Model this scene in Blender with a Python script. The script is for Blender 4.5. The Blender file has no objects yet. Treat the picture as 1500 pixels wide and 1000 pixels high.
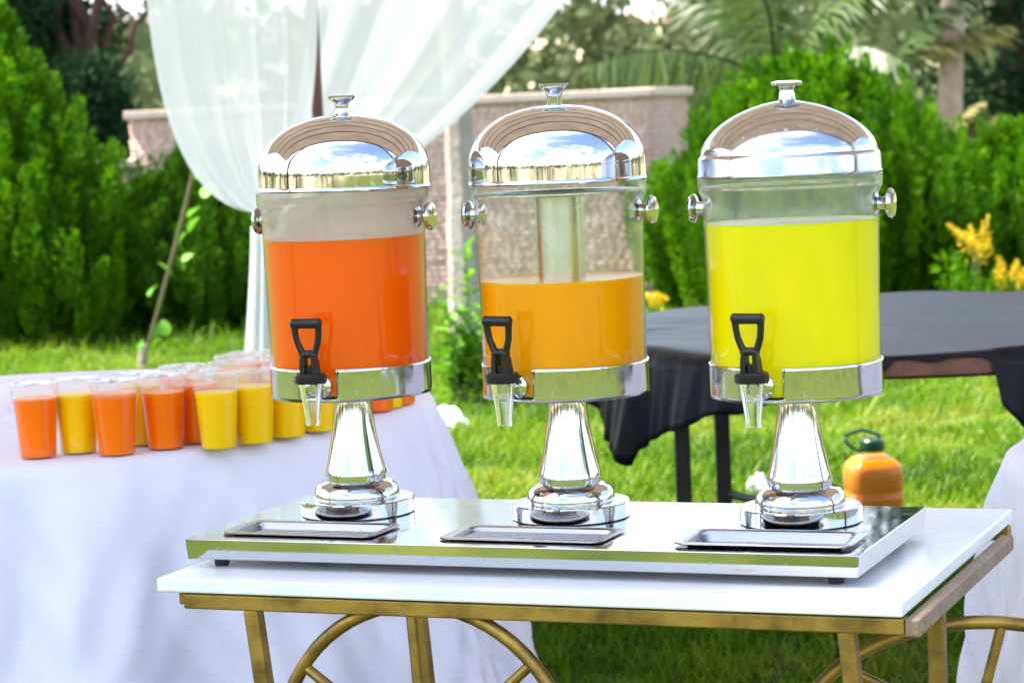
import bpy, math, random
import numpy as np
from mathutils import Vector, Matrix

random.seed(7)
rng = np.random.default_rng(7)
R = math.radians
SC = bpy.context.scene
COL = SC.collection

# ------------------------------------------------------------------ camera
F_PX, PITCH, ROLL, CAM_H = 3693.2, -0.0902, -0.0441, 1.30      # for a 1500 px wide frame
_f = np.array([0, math.cos(PITCH), math.sin(PITCH)])
_r0 = np.array([1.0, 0, 0]); _u0 = np.cross(_r0, _f)
_r = math.cos(ROLL) * _r0 + math.sin(ROLL) * _u0
_u = -math.sin(ROLL) * _r0 + math.cos(ROLL) * _u0
_c = np.array([0, 0, CAM_H])
cam_d = bpy.data.cameras.new('camera')
cam = bpy.data.objects.new('camera', cam_d); COL.objects.link(cam)
cam.matrix_world = Matrix(((_r[0], _u[0], -_f[0], 0), (_r[1], _u[1], -_f[1], 0), (_r[2], _u[2], -_f[2], CAM_H), (0, 0, 0, 1)))
cam_d.sensor_width = 36; cam_d.lens = F_PX / 1500 * 36
cam_d.clip_start = 0.05; cam_d.clip_end = 2000
cam_d.dof.use_dof = True; cam_d.dof.focus_distance = 3.12; cam_d.dof.aperture_fstop = 10.5
SC.camera = cam

# ------------------------------------------------------------------ sky, sun, exposure
SUN_EL, SUN_AZ = R(61), R(-80)          # azimuth from +Y towards +X: the sun stands high on the left
world = bpy.data.worlds.new('World'); SC.world = world; world.use_nodes = True
nt = world.node_tree; N = nt.nodes; Lk = nt.links
N.clear()
w_out = N.new('ShaderNodeOutputWorld'); w_bg = N.new('ShaderNodeBackground'); sky = N.new('ShaderNodeTexSky')
sky.sky_type = 'NISHITA'; sky.sun_disc = False
sky.sun_elevation = SUN_EL; sky.sun_rotation = SUN_AZ
sky.air_density = 1.0; sky.dust_density = 1.2; sky.ozone_density = 1.2
w_bg.inputs['Strength'].default_value = 0.15
# broken white cumulus all round the sky
tc = N.new('ShaderNodeTexCoord'); sep = N.new('ShaderNodeSeparateXYZ'); Lk.new(tc.outputs['Generated'], sep.inputs[0])
addz = N.new('ShaderNodeMath'); addz.operation = 'ADD'; addz.inputs[1].default_value = 0.22; Lk.new(sep.outputs['Z'], addz.inputs[0])
mxz = N.new('ShaderNodeMath'); mxz.operation = 'MAXIMUM'; mxz.inputs[1].default_value = 0.1; Lk.new(addz.outputs[0], mxz.inputs[0])
dx = N.new('ShaderNodeMath'); dx.operation = 'DIVIDE'; Lk.new(sep.outputs['X'], dx.inputs[0]); Lk.new(mxz.outputs[0], dx.inputs[1])
dy = N.new('ShaderNodeMath'); dy.operation = 'DIVIDE'; Lk.new(sep.outputs['Y'], dy.inputs[0]); Lk.new(mxz.outputs[0], dy.inputs[1])
cmb = N.new('ShaderNodeCombineXYZ'); Lk.new(dx.outputs[0], cmb.inputs[0]); Lk.new(dy.outputs[0], cmb.inputs[1]); cmb.inputs[2].default_value = 3.7
cn = N.new('ShaderNodeTexNoise'); cn.inputs['Scale'].default_value = 1.15; cn.inputs['Detail'].default_value = 7; cn.inputs['Roughness'].default_value = 0.52
Lk.new(cmb.outputs[0], cn.inputs['Vector'])
cr = N.new('ShaderNodeValToRGB'); cr.color_ramp.elements[0].position = 0.45; cr.color_ramp.elements[1].position = 0.58
Lk.new(cn.outputs['Fac'], cr.inputs[0])
cmix = N.new('ShaderNodeMixRGB'); cmix.inputs[2].default_value = (4.3, 4.4, 4.6, 1)
Lk.new(cr.outputs[0], cmix.inputs[0]); Lk.new(sky.outputs[0], cmix.inputs[1])
Lk.new(cmix.outputs[0], w_bg.inputs['Color']); Lk.new(w_bg.outputs[0], w_out.inputs['Surface'])

sun_d = bpy.data.lights.new('sun', 'SUN'); sun_d.energy = 4.6; sun_d.angle = R(9); sun_d.color = (1.0, 0.95, 0.86)
sun = bpy.data.objects.new('sun', sun_d); COL.objects.link(sun)
sdir = Vector((math.sin(SUN_AZ) * math.cos(SUN_EL), math.cos(SUN_AZ) * math.cos(SUN_EL), math.sin(SUN_EL)))
sun.rotation_euler = sdir.to_track_quat('Z', 'Y').to_euler(); sun.location = sdir * 30
SC.view_settings.view_transform = 'Standard'; SC.view_settings.look = 'None'
SC.view_settings.gamma = 1.0; SC.view_settings.use_curve_mapping = False
SC.view_settings.exposure = 2.2
SC.render.engine = 'CYCLES'
SC.cycles.max_bounces = 14; SC.cycles.transparent_max_bounces = 24; SC.cycles.glossy_bounces = 8
SC.cycles.use_denoising = True
SC.cycles.caustics_reflective = True; SC.cycles.caustics_refractive = False
SC.cycles.blur_glossy = 0.5; SC.cycles.sample_clamp_indirect = 6

# ------------------------------------------------------------------ helpers: layout
def ray(px, py): return _f * F_PX + _r * (px - 750) + _u * (500 - py)
def at(px, py, z): d = ray(px, py); return _c + d * ((z - CAM_H) / d[2])
def dep(px, py, Y): d = ray(px, py); return _c + d * (Y / d[1])
def pj(P):
    d = np.asarray(P, float) - _c; z = d @ _f
    return 750 + F_PX * (d @ _r) / z, 500 - F_PX * (d @ _u) / z
YAW = 0.3863; TX, TY = 1.1363, -2.7381; ZT = CAM_H - 0.5122      # frame of the serving tray: x along its front edge
def tray_world(x, y, z=0.0):
    c, s = math.cos(YAW), math.sin(YAW); x -= TX; y -= TY
    return (c * x + s * y, -s * x + c * y, ZT + z)

# ------------------------------------------------------------------ helpers: objects
def tag(o, label=None, cat=None, group=None, kind=None):
    if label: o['label'] = label
    if cat: o['category'] = cat
    if group: o['group'] = group
    if kind: o['kind'] = kind
    return o
def thing(name, label, cat, loc=(0, 0, 0), rz=0.0, group=None):
    o = bpy.data.objects.new(name, None); COL.objects.link(o)
    o.location = loc; o.rotation_euler = (0, 0, rz); o.empty_display_size = 0.05
    return tag(o, label, cat, group)
def link(name, me, mat, parent=None, loc=None, rot=None, scale=None):
    o = bpy.data.objects.new(name, me); COL.objects.link(o)
    if mat is not None and not me.materials: me.materials.append(mat)
    if parent: o.parent = parent
    if loc is not None: o.location = loc
    if rot is not None: o.rotation_euler = rot
    if scale is not None: o.scale = scale
    return o
def copy_tree(o, parent=None):
    c = o.copy(); COL.objects.link(c); c.parent = parent
    for ch in list(o.children): copy_tree(ch, c)
    return c
def arr_mesh(name, V, Fc, smooth=False, attr=None, sharp=None):
    V = np.asarray(V, np.float32).reshape(-1, 3); Fc = np.asarray(Fc, np.int32)
    k = Fc.shape[1]; me = bpy.data.meshes.new(name)
    me.vertices.add(len(V)); me.vertices.foreach_set('co', V.ravel())
    me.loops.add(Fc.size); me.loops.foreach_set('vertex_index', Fc.ravel())
    me.polygons.add(len(Fc)); me.polygons.foreach_set('loop_start', np.arange(len(Fc), dtype=np.int32) * k)
    try: me.polygons.foreach_set('loop_total', np.full(len(Fc), k, np.int32))
    except Exception: pass
    me.update(calc_edges=True)
    if smooth: me.polygons.foreach_set('use_smooth', np.ones(len(Fc), bool))
    if attr is not None:
        a = me.attributes.new('rnd', 'FLOAT', 'POINT'); a.data.foreach_set('value', np.asarray(attr, np.float32))
    me.validate()
    return me
class MB:
    """collects vertices and polygons, builds one mesh"""
    def __init__(s): s.v = []; s.f = []
    def add(s, V, Fc):
        n = len(s.v); s.v += [tuple(p) for p in V]; s.f += [tuple(i + n for i in q) for q in Fc]; return s
    def box(s, x0, x1, y0, y1, z0, z1):
        V = [(x, y, z) for z in (z0, z1) for y in (y0, y1) for x in (x0, x1)]
        return s.add(V, [(0, 2, 3, 1), (4, 5, 7, 6), (0, 1, 5, 4), (2, 6, 7, 3), (0, 4, 6, 2), (1, 3, 7, 5)])
    def lathe(s, prof, n=64, cx=0, cy=0, M=None):
        V = []; Fc = []; idx = []
        for r, z in prof:
            if r < 1e-6: idx.append([len(V)] * n); V.append((cx, cy, z))
            else:
                idx.append(list(range(len(V), len(V) + n)))
                V += [(cx + r * math.cos(2 * math.pi * k / n), cy + r * math.sin(2 * math.pi * k / n), z) for k in range(n)]
        for a, b in zip(idx[:-1], idx[1:]):
            for k in range(n):
                q = [a[k], a[(k + 1) % n], b[(k + 1) % n], b[k]]
                q = list(dict.fromkeys(q))
                if len(q) > 2: Fc.append(q)
        if M is not None: V = [tuple(M @ Vector(p)) for p in V]
        return s.add(V, Fc)
    def tube(s, pts, rad, n=12, closed=False, cap=True, sq=None):
        P = [Vector(p) for p in pts]; m = len(P)
        rads = rad if hasattr(rad, '__len__') else [rad] * m
        T = []
        for i in range(m):
            a = P[(i - 1) % m] if (closed or i > 0) else P[i]; b = P[(i + 1) % m] if (closed or i < m - 1) else P[i]
            T.append((b - a).normalized())
        up = Vector((0, 0, 1)) if abs(T[0].z) < 0.9 else Vector((0, 1, 0))
        nrm = T[0].cross(up).normalized(); V = []; Fc = []
        for i in range(m):
            if i: nrm = (nrm - T[i] * nrm.dot(T[i])).normalized()
            bn = T[i].cross(nrm)
            for k in range(n):
                a = 2 * math.pi * k / n + (math.pi / n if sq else 0)
                V.append(P[i] + (nrm * math.cos(a) + bn * math.sin(a)) * rads[i])
        for i in range(m if closed else m - 1):
            for k in range(n):
                Fc.append((i * n + k, i * n + (k + 1) % n, ((i + 1) % m) * n + (k + 1) % n, ((i + 1) % m) * n + k))
        if cap and not closed: Fc += [tuple(range(n - 1, -1, -1)), tuple((m - 1) * n + k for k in range(n))]
        return s.add(V, Fc)
    def prism(s, outline, z0, z1):
        n = len(outline)
        V = [(x, y, z0) for x, y in outline] + [(x, y, z1) for x, y in outline]
        return s.add(V, [tuple(range(n - 1, -1, -1)), tuple(range(n, 2 * n))] + [(k, (k + 1) % n, n + (k + 1) % n, n + k) for k in range(n)])
    def mesh(s, name, smooth=True, ang=35):
        me = bpy.data.meshes.new(name); me.from_pydata(s.v, [], s.f); me.update()
        if smooth:
            me.polygons.foreach_set('use_smooth', np.ones(len(me.polygons), bool)); me.set_sharp_from_angle(angle=R(ang))
        return me
    def build(s, name, mat, parent=None, bevel=0, smooth=True, ang=35, **k):
        o = link(name, s.mesh(name, smooth, ang), mat, parent, **k)
        if bevel:
            b = o.modifiers.new('bevel', 'BEVEL'); b.width = bevel; b.segments = 2; b.limit_method = 'ANGLE'; b.angle_limit = R(40)
        return o

# ------------------------------------------------------------------ materials
def newmat(name):
    m = bpy.data.materials.new(name); m.use_nodes = True; return m, m.node_tree, m.node_tree.nodes['Principled BSDF']
def setp(b, **k):
    names = dict(col='Base Color', rough='Roughness', metal='Metallic', spec='Specular IOR Level', sss='Subsurface Weight', coat='Coat Weight', coatr='Coat Roughness', sheen='Sheen Weight')
    for a, v in k.items(): b.inputs[names[a]].default_value = (*v, 1) if a == 'col' else v
def noise_col(nt, b, c1, c2, scale, detail=4, lo=0.35, hi=0.65, bump=0, bscale=None, coord='Object', stretch=None, inp='Base Color'):
    tc = nt.nodes.new('ShaderNodeTexCoord'); no = nt.nodes.new('ShaderNodeTexNoise')
    no.inputs['Scale'].default_value = scale; no.inputs['Detail'].default_value = detail
    src = tc.outputs[coord]
    if stretch:
        mp = nt.nodes.new('ShaderNodeMapping'); mp.inputs['Scale'].default_value = stretch; nt.links.new(src, mp.inputs[0]); src = mp.outputs[0]
    nt.links.new(src, no.inputs['Vector'])
    rp = nt.nodes.new('ShaderNodeValToRGB'); rp.color_ramp.elements[0].position = lo; rp.color_ramp.elements[1].position = hi
    rp.color_ramp.elements[0].color = (*c1, 1); rp.color_ramp.elements[1].color = (*c2, 1)
    nt.links.new(no.outputs['Fac'], rp.inputs[0])
    if b is not None: nt.links.new(rp.outputs[0], b.inputs[inp])
    if bump:
        n2 = nt.nodes.new('ShaderNodeTexNoise'); n2.inputs['Scale'].default_value = bscale or scale * 4; n2.inputs['Detail'].default_value = 5
        nt.links.new(src, n2.inputs['Vector']); bp = nt.nodes.new('ShaderNodeBump'); bp.inputs['Strength'].default_value = bump; bp.inputs['Distance'].default_value = 0.01
        nt.links.new(n2.outputs['Fac'], bp.inputs['Height']); nt.links.new(bp.outputs[0], b.inputs['Normal'])
    return rp
def plain(name, c1, c2=None, scale=20, rough=0.6, bump=0.1, bscale=None, **k):
    m, nt, b = newmat(name); setp(b, rough=rough, **k)
    if c2 is None: c2 = tuple(x * 0.85 for x in c1)
    noise_col(nt, b, c1, c2, scale, bump=bump, bscale=bscale); return m
def steel(name, col=(0.80, 0.79, 0.77), r0=0.03, r1=0.07, bump=0.0, aniso=None, smudge=0.12):
    m, nt, b = newmat(name); setp(b, col=col, metal=1.0, rough=r0)
    tc = nt.nodes.new('ShaderNodeTexCoord'); no = nt.nodes.new('ShaderNodeTexNoise'); no.inputs['Scale'].default_value = 30; no.inputs['Detail'].default_value = 5
    src = tc.outputs['Object']
    if aniso:
        mp = nt.nodes.new('ShaderNodeMapping'); mp.inputs['Scale'].default_value = aniso; nt.links.new(src, mp.inputs[0]); src = mp.outputs[0]
    nt.links.new(src, no.inputs['Vector'])
    mr = nt.nodes.new('ShaderNodeMapRange'); mr.inputs['From Min'].default_value = 0.35; mr.inputs['From Max'].default_value = 0.7
    mr.inputs['To Min'].default_value = r0; mr.inputs['To Max'].default_value = r1
    nt.links.new(no.outputs['Fac'], mr.inputs[0])
    # water spots and finger marks
    sp = nt.nodes.new('ShaderNodeTexNoise'); sp.inputs['Scale'].default_value = 85; sp.inputs['Detail'].default_value = 2; nt.links.new(tc.outputs['Object'], sp.inputs['Vector'])
    s2 = nt.nodes.new('ShaderNodeMapRange'); s2.inputs['From Min'].default_value = 0.62; s2.inputs['From Max'].default_value = 0.72; s2.inputs['To Max'].default_value = smudge; nt.links.new(sp.outputs['Fac'], s2.inputs[0])
    ad = nt.nodes.new('ShaderNodeMath'); ad.operation = 'ADD'; nt.links.new(mr.outputs[0], ad.inputs[0]); nt.links.new(s2.outputs[0], ad.inputs[1]); nt.links.new(ad.outputs[0], b.inputs['Roughness'])
    if bump:
        n2 = nt.nodes.new('ShaderNodeTexNoise'); n2.inputs['Scale'].default_value = 9; n2.inputs['Detail'].default_value = 1
        nt.links.new(tc.outputs['Object'], n2.inputs['Vector']); bp = nt.nodes.new('ShaderNodeBump'); bp.inputs['Strength'].default_value = bump; bp.inputs['Distance'].default_value = 0.004
        nt.links.new(n2.outputs['Fac'], bp.inputs['Height']); nt.links.new(bp.outputs[0], b.inputs['Normal'])
    return m
def clear(name, tint=(0.97, 0.98, 0.97), haze=0.0, haze_col=(0.8, 0.76, 0.7), ior=1.45, rough=0.03, spots=0.0, above=None):
    """thin clear plastic: see-through, Fresnel gloss, optional film of condensation"""
    m = bpy.data.materials.new(name); m.use_nodes = True; nt = m.node_tree; nt.nodes.clear()
    o = nt.nodes.new('ShaderNodeOutputMaterial'); t = nt.nodes.new('ShaderNodeBsdfTransparent'); t.inputs[0].default_value = (*tint, 1)
    g = nt.nodes.new('ShaderNodeBsdfGlossy'); g.inputs['Roughness'].default_value = rough
    # Schlick Fresnel, the same from both sides of the thin wall
    lw = nt.nodes.new('ShaderNodeLayerWeight'); lw.inputs['Blend'].default_value = 0.5; pw = nt.nodes.new('ShaderNodeMath'); pw.operation = 'POWER'; pw.inputs[1].default_value = 5; nt.links.new(lw.outputs['Facing'], pw.inputs[0])
    f0 = ((ior - 1) / (ior + 1)) ** 2; fr = nt.nodes.new('ShaderNodeMapRange'); fr.inputs['To Min'].default_value = f0; fr.inputs['To Max'].default_value = 0.9; nt.links.new(pw.outputs[0], fr.inputs[0])
    mx = nt.nodes.new('ShaderNodeMixShader'); nt.links.new(fr.outputs[0], mx.inputs[0])
    base = t.outputs[0]
    if haze > 0:
        d = nt.nodes.new('ShaderNodeBsdfDiffuse'); d.inputs[0].default_value = (*haze_col, 1); tr = nt.nodes.new('ShaderNodeBsdfTranslucent'); tr.inputs[0].default_value = (*haze_col, 1)
        dm = nt.nodes.new('ShaderNodeMixShader'); dm.inputs[0].default_value = 0.5; nt.links.new(d.outputs[0], dm.inputs[1]); nt.links.new(tr.outputs[0], dm.inputs[2])
        hm = nt.nodes.new('ShaderNodeMixShader')
        tc = nt.nodes.new('ShaderNodeTexCoord'); no = nt.nodes.new('ShaderNodeTexNoise'); no.inputs['Scale'].default_value = 25; no.inputs['Detail'].default_value = 6
        nt.links.new(tc.outputs['Object'], no.inputs['Vector'])
        mr = nt.nodes.new('ShaderNodeMapRange'); mr.inputs['From Min'].default_value = 0.3; mr.inputs['From Max'].default_value = 0.7
        mr.inputs['To Min'].default_value = haze * (1 - spots); mr.inputs['To Max'].default_value = min(1, haze * (1 + spots)); nt.links.new(no.outputs['Fac'], mr.inputs[0])
        hz = mr.outputs[0]
        if above is not None:      # condensation clings only to the dry wall above the drink
            sx = nt.nodes.new('ShaderNodeSeparateXYZ'); nt.links.new(tc.outputs['Object'], sx.inputs[0]); st = nt.nodes.new('ShaderNodeMapRange'); st.inputs['From Min'].default_value = above - .001; st.inputs['From Max'].default_value = above + .001
            nt.links.new(sx.outputs['Z'], st.inputs[0]); ml = nt.nodes.new('ShaderNodeMath'); ml.operation = 'MULTIPLY'; nt.links.new(st.outputs[0], ml.inputs[0]); nt.links.new(hz, ml.inputs[1]); hz = ml.outputs[0]
        nt.links.new(hz, hm.inputs[0]); nt.links.new(t.outputs[0], hm.inputs[1]); nt.links.new(dm.outputs[0], hm.inputs[2]); base = hm.outputs[0]
    nt.links.new(base, mx.inputs[1]); nt.links.new(g.outputs[0], mx.inputs[2]); nt.links.new(mx.outputs[0], o.inputs[0]); return m
def liquid(name, col, rough=0.25, sss=0.6, pulp=0.9):
    m, nt, b = newmat(name); setp(b, col=col, rough=rough, spec=0.12, sss=sss)
    noise_col(nt, b, tuple(x * pulp for x in col), col, 14, detail=8, lo=0.30, hi=0.70, stretch=(1.6, 1.6, 0.5))
    b.inputs['Subsurface Radius'].default_value = (0.06, 0.035, 0.01); b.inputs['Subsurface Scale'].default_value = 0.5
    return m
def leafmat(name, cols, trans=0.4, rough=0.5, gloss=0.06, attr=True):
    """two-sided leaves: diffuse and translucent light, colour varies leaf by leaf"""
    m = bpy.data.materials.new(name); m.use_nodes = True; nt = m.node_tree; nt.nodes.clear()
    o = nt.nodes.new('ShaderNodeOutputMaterial'); rp = nt.nodes.new('ShaderNodeValToRGB')
    while len(rp.color_ramp.elements) < len(cols): rp.color_ramp.elements.new(0.5)
    for i, c in enumerate(cols):
        rp.color_ramp.elements[i].position = i / (len(cols) - 1); rp.color_ramp.elements[i].color = (*c, 1)
    if attr:
        a = nt.nodes.new('ShaderNodeAttribute'); a.attribute_name = 'rnd'; nt.links.new(a.outputs['Fac'], rp.inputs[0])
    else:
        a = nt.nodes.new('ShaderNodeObjectInfo'); nt.links.new(a.outputs['Random'], rp.inputs[0])
    d = nt.nodes.new('ShaderNodeBsdfDiffuse'); t = nt.nodes.new('ShaderNodeBsdfTranslucent')
    nt.links.new(rp.outputs[0], d.inputs[0]); nt.links.new(rp.outputs[0], t.inputs[0])
    mx = nt.nodes.new('ShaderNodeMixShader'); mx.inputs[0].default_value = trans; nt.links.new(d.outputs[0], mx.inputs[1]); nt.links.new(t.outputs[0], mx.inputs[2])
    g = nt.nodes.new('ShaderNodeBsdfGlossy'); g.inputs['Roughness'].default_value = rough
    m2 = nt.nodes.new('ShaderNodeMixShader'); m2.inputs[0].default_value = gloss; nt.links.new(mx.outputs[0], m2.inputs[1]); nt.links.new(g.outputs[0], m2.inputs[2])
    nt.links.new(m2.outputs[0], o.inputs[0]); return m
def sheer(name, opacity, col=(0.86, 0.88, 0.87)):
    m = bpy.data.materials.new(name); m.use_nodes = True; nt = m.node_tree; nt.nodes.clear()
    o = nt.nodes.new('ShaderNodeOutputMaterial'); d = nt.nodes.new('ShaderNodeBsdfDiffuse'); t = nt.nodes.new('ShaderNodeBsdfTranslucent'); p = nt.nodes.new('ShaderNodeBsdfTransparent')
    d.inputs[0].default_value = (*col, 1); t.inputs[0].default_value = (*col, 1)
    a = nt.nodes.new('ShaderNodeMixShader'); a.inputs[0].default_value = 0.42; nt.links.new(d.outputs[0], a.inputs[1]); nt.links.new(t.outputs[0], a.inputs[2])
    # threads overlap more where the voile turns edge-on
    lw = nt.nodes.new('ShaderNodeLayerWeight'); lw.inputs['Blend'].default_value = 0.35
    mr = nt.nodes.new('ShaderNodeMapRange'); mr.inputs['To Min'].default_value = opacity; mr.inputs['To Max'].default_value = 0.88; nt.links.new(lw.outputs['Facing'], mr.inputs[0])
    b = nt.nodes.new('ShaderNodeMixShader'); nt.links.new(mr.outputs[0], b.inputs[0]); nt.links.new(p.outputs[0], b.inputs[1]); nt.links.new(a.outputs[0], b.inputs[2])
    nt.links.new(b.outputs[0], o.inputs[0]); return m

M = {}
M['mirror'] = steel('polished_steel', col=(0.54, 0.538, 0.54), r0=0.02, r1=0.05, bump=0.02)
M['stem_steel'] = steel('satin_steel', col=(0.50, 0.497, 0.50), r0=0.035, r1=0.08)
M['plate_steel'] = steel('satin_plate_steel', col=(0.46, 0.458, 0.46), r0=0.05, r1=0.10)
M['worn_lid'] = steel('dulled_steel', col=(0.50, 0.497, 0.495), r0=0.10, r1=0.20, smudge=0.2)
M['tray'] = steel('mirror_tray_steel', col=(0.47, 0.468, 0.466), r0=0.03, r1=0.07, bump=0.05)
M['band'] = steel('brushed_steel', col=(0.54, 0.535, 0.53), r0=0.11, r1=0.17, aniso=(1, 1, 12))
M['tube'] = steel('satin_tube_steel', col=(0.62, 0.62, 0.62), r0=0.22, r1=0.32, smudge=0.05)
M['pan'] = steel('pressed_steel', col=(0.36, 0.36, 0.365), r0=0.22, r1=0.34, aniso=(1, 20, 20))
M['acrylic_clear'] = clear('clear_acrylic', haze=0.035, spots=0.6, above=.3035)
M['acrylic_film'] = clear('clouded_acrylic', haze=0.40, haze_col=(0.86, 0.72, 0.64), spots=0.12, above=.362)
M['acrylic_soft'] = clear('slightly_clouded_acrylic', haze=0.13, haze_col=(0.78, 0.78, 0.70), spots=0.25, above=.3675)
def glass(name, ior=1.49):
    m, nt, b = newmat(name); setp(b, col=(0.90, 0.92, 0.91), rough=0.02); b.inputs['Transmission Weight'].default_value = 1.0; b.inputs['IOR'].default_value = ior; return m
M['spout'] = glass('clear_spout_plastic', 1.52)
M['juice_red_orange'] = liquid('red_orange_juice', (0.98, 0.115, 0.0))
M['juice_amber'] = liquid('amber_juice', (0.92, 0.34, 0.0))
M['juice_lemon'] = liquid('lemon_juice', (0.86, 0.72, 0.0))
M['black_plastic'] = plain('black_plastic', (0.012, 0.012, 0.013), (0.012, 0.012, 0.014), 60, rough=0.3, bump=0.03, spec=0.3)
M['rubber'] = plain('black_rubber', (0.015, 0.015, 0.015), rough=0.7)

def board_mat():
    m, nt, b = newmat('white_board_paint'); setp(b, rough=0.34, spec=0.4, coat=0.25, coatr=0.2)
    rp = noise_col(nt, b, (0.74, 0.745, 0.76), (0.66, 0.665, 0.68), 9, bump=0.12, bscale=60)
    # orange juice drips and scuffs
    tc = nt.nodes.new('ShaderNodeTexCoord'); no = nt.nodes.new('ShaderNodeTexNoise'); no.inputs['Scale'].default_value = 16; no.inputs['Detail'].default_value = 3
    mp = nt.nodes.new('ShaderNodeMapping'); mp.inputs['Scale'].default_value = (0.7, 1.6, 1); mp.inputs['Location'].default_value = (3.1, 1.7, 0); nt.links.new(tc.outputs['Object'], mp.inputs[0]); nt.links.new(mp.outputs[0], no.inputs['Vector'])
    st = nt.nodes.new('ShaderNodeValToRGB'); st.color_ramp.elements[0].position = 0.665; st.color_ramp.elements[1].position = 0.74; nt.links.new(no.outputs['Fac'], st.inputs[0])
    mx = nt.nodes.new('ShaderNodeMixRGB'); mx.inputs[2].default_value = (0.75, 0.47, 0.28, 1); nt.links.new(st.outputs[0], mx.inputs[0]); nt.links.new(rp.outputs[0], mx.inputs[1]); nt.links.new(mx.outputs[0], b.inputs['Base Color'])
    return m
M['board'] = board_mat()
def gold_mat():
    m, nt, b = newmat('worn_gold_paint'); setp(b, rough=0.42, metal=0.75)
    noise_col(nt, b, (0.15, 0.09, 0.025), (0.36, 0.215, 0.05), 24, detail=10, lo=0.32, hi=0.62, bump=0.06, bscale=160); return m
M['gold'] = gold_mat()
M['edge_grey'] = plain('weathered_brown_rail', (0.17, 0.11, 0.07), (0.23, 0.155, 0.10), 30, rough=0.6, bump=0.2)
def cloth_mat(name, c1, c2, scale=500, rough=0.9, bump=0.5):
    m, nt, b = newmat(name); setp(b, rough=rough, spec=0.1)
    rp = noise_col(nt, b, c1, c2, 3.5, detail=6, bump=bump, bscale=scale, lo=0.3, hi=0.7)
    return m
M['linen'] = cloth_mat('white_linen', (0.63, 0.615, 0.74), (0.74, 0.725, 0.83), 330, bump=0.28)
M['black_cloth'] = cloth_mat('black_satin_cloth', (0.003, 0.0032, 0.006), (0.005, 0.0053, 0.009), 90, rough=0.42, bump=0.15)
M['black_cloth'].node_tree.nodes['Principled BSDF'].inputs['Specular IOR Level'].default_value = 0.16
M['dark_wood'] = plain('dark_brown_wood', (0.10, 0.035, 0.018), (0.16, 0.06, 0.03), 14, rough=0.5, bump=0.2)
M['dark_leg'] = plain('black_painted_metal', (0.015, 0.014, 0.014), (0.03, 0.025, 0.022), 20, rough=0.45)
M['cup'] = clear('clear_cup_plastic', tint=(0.99, 0.99, 0.99), haze=0.13, haze_col=(0.90, 0.84, 0.80), spots=0.4, ior=1.4, rough=0.06, above=.1)
M['film'] = clear('cling_film', haze=0.05, haze_col=(0.85, 0.85, 0.85), spots=0.9, ior=1.5, rough=0.05)
M['cup_orange'] = liquid('orange_drink', (1.0, 0.18, 0.0), pulp=0.97)
M['cup_yellow'] = liquid('mango_drink', (1.0, 0.58, 0.0), pulp=1.0)
M['voile'] = sheer('white_voile', 0.86, col=(0.85, 0.87, 0.87))
M['pole'] = plain('brown_painted_pole', (0.16, 0.06, 0.035), (0.10, 0.04, 0.025), 12, rough=0.55)
M['canvas'] = None

# ------------------------------------------------------------------ the ground and hills
def lawn_mat():
    m, nt, b = newmat('lawn_soil_and_turf'); setp(b, rough=0.95, spec=0.1)
    noise_col(nt, b, (0.026, 0.050, 0.008), (0.11, 0.135, 0.025), 2.3, detail=12, bump=0.9, bscale=55, lo=0.36, hi=0.64); return m
m_lawn = lawn_mat()
gn = 64; a_ = np.linspace(0, 2 * math.pi, gn, endpoint=False)
mb = MB(); mb.add([(0, 0, 0)] + [(42 * math.cos(a), 42 * math.sin(a), 0) for a in a_], [(0, k + 1, (k + 1) % gn + 1) for k in range(gn)])
tag(mb.build('lawn', m_lawn, smooth=False), kind='structure')
def hill_h(r, a):
    t = np.clip((r - 30) / 150, 0, 2.5)
    return -0.25 + 9.2 * (1 - np.exp(-1.15 * t ** 1.15)) * (1 + 0.10 * np.sin(3 * a + 1.0) + 0.05 * np.sin(7 * a))
rr = np.concatenate([np.linspace(30, 60, 14), np.linspace(64, 200, 30), np.linspace(215, 900, 18)]); aa = np.linspace(0, 2 * math.pi, 180, endpoint=False)
Rg, Ag = np.meshgrid(rr, aa, indexing='ij')
Zg = hill_h(Rg, Ag) + 0.25 * np.sin(Rg * 0.21 + 5 * np.sin(3 * Ag)) * np.clip((Rg - 34) / 20, 0, 1)
V = np.stack([Rg * np.sin(Ag), Rg * np.cos(Ag), Zg], -1).reshape(-1, 3)
na = len(aa); i, j = np.meshgrid(np.arange(len(rr) - 1), np.arange(na), indexing='ij'); j2 = (j + 1) % na
Fq = np.stack([i * na + j, i * na + j2, (i + 1) * na + j2, (i + 1) * na + j], -1).reshape(-1, 4)
m, nt, b = newmat('dry_hill_grass'); setp(b, rough=0.95, spec=0.05)
noise_col(nt, b, (0.15, 0.16, 0.08), (0.40, 0.33, 0.22), 0.09, detail=8, lo=0.38, hi=0.58, bump=0.5, bscale=3)
tag(link('hillside', arr_mesh('hillside', V, Fq, smooth=True), m), kind='structure')

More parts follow.
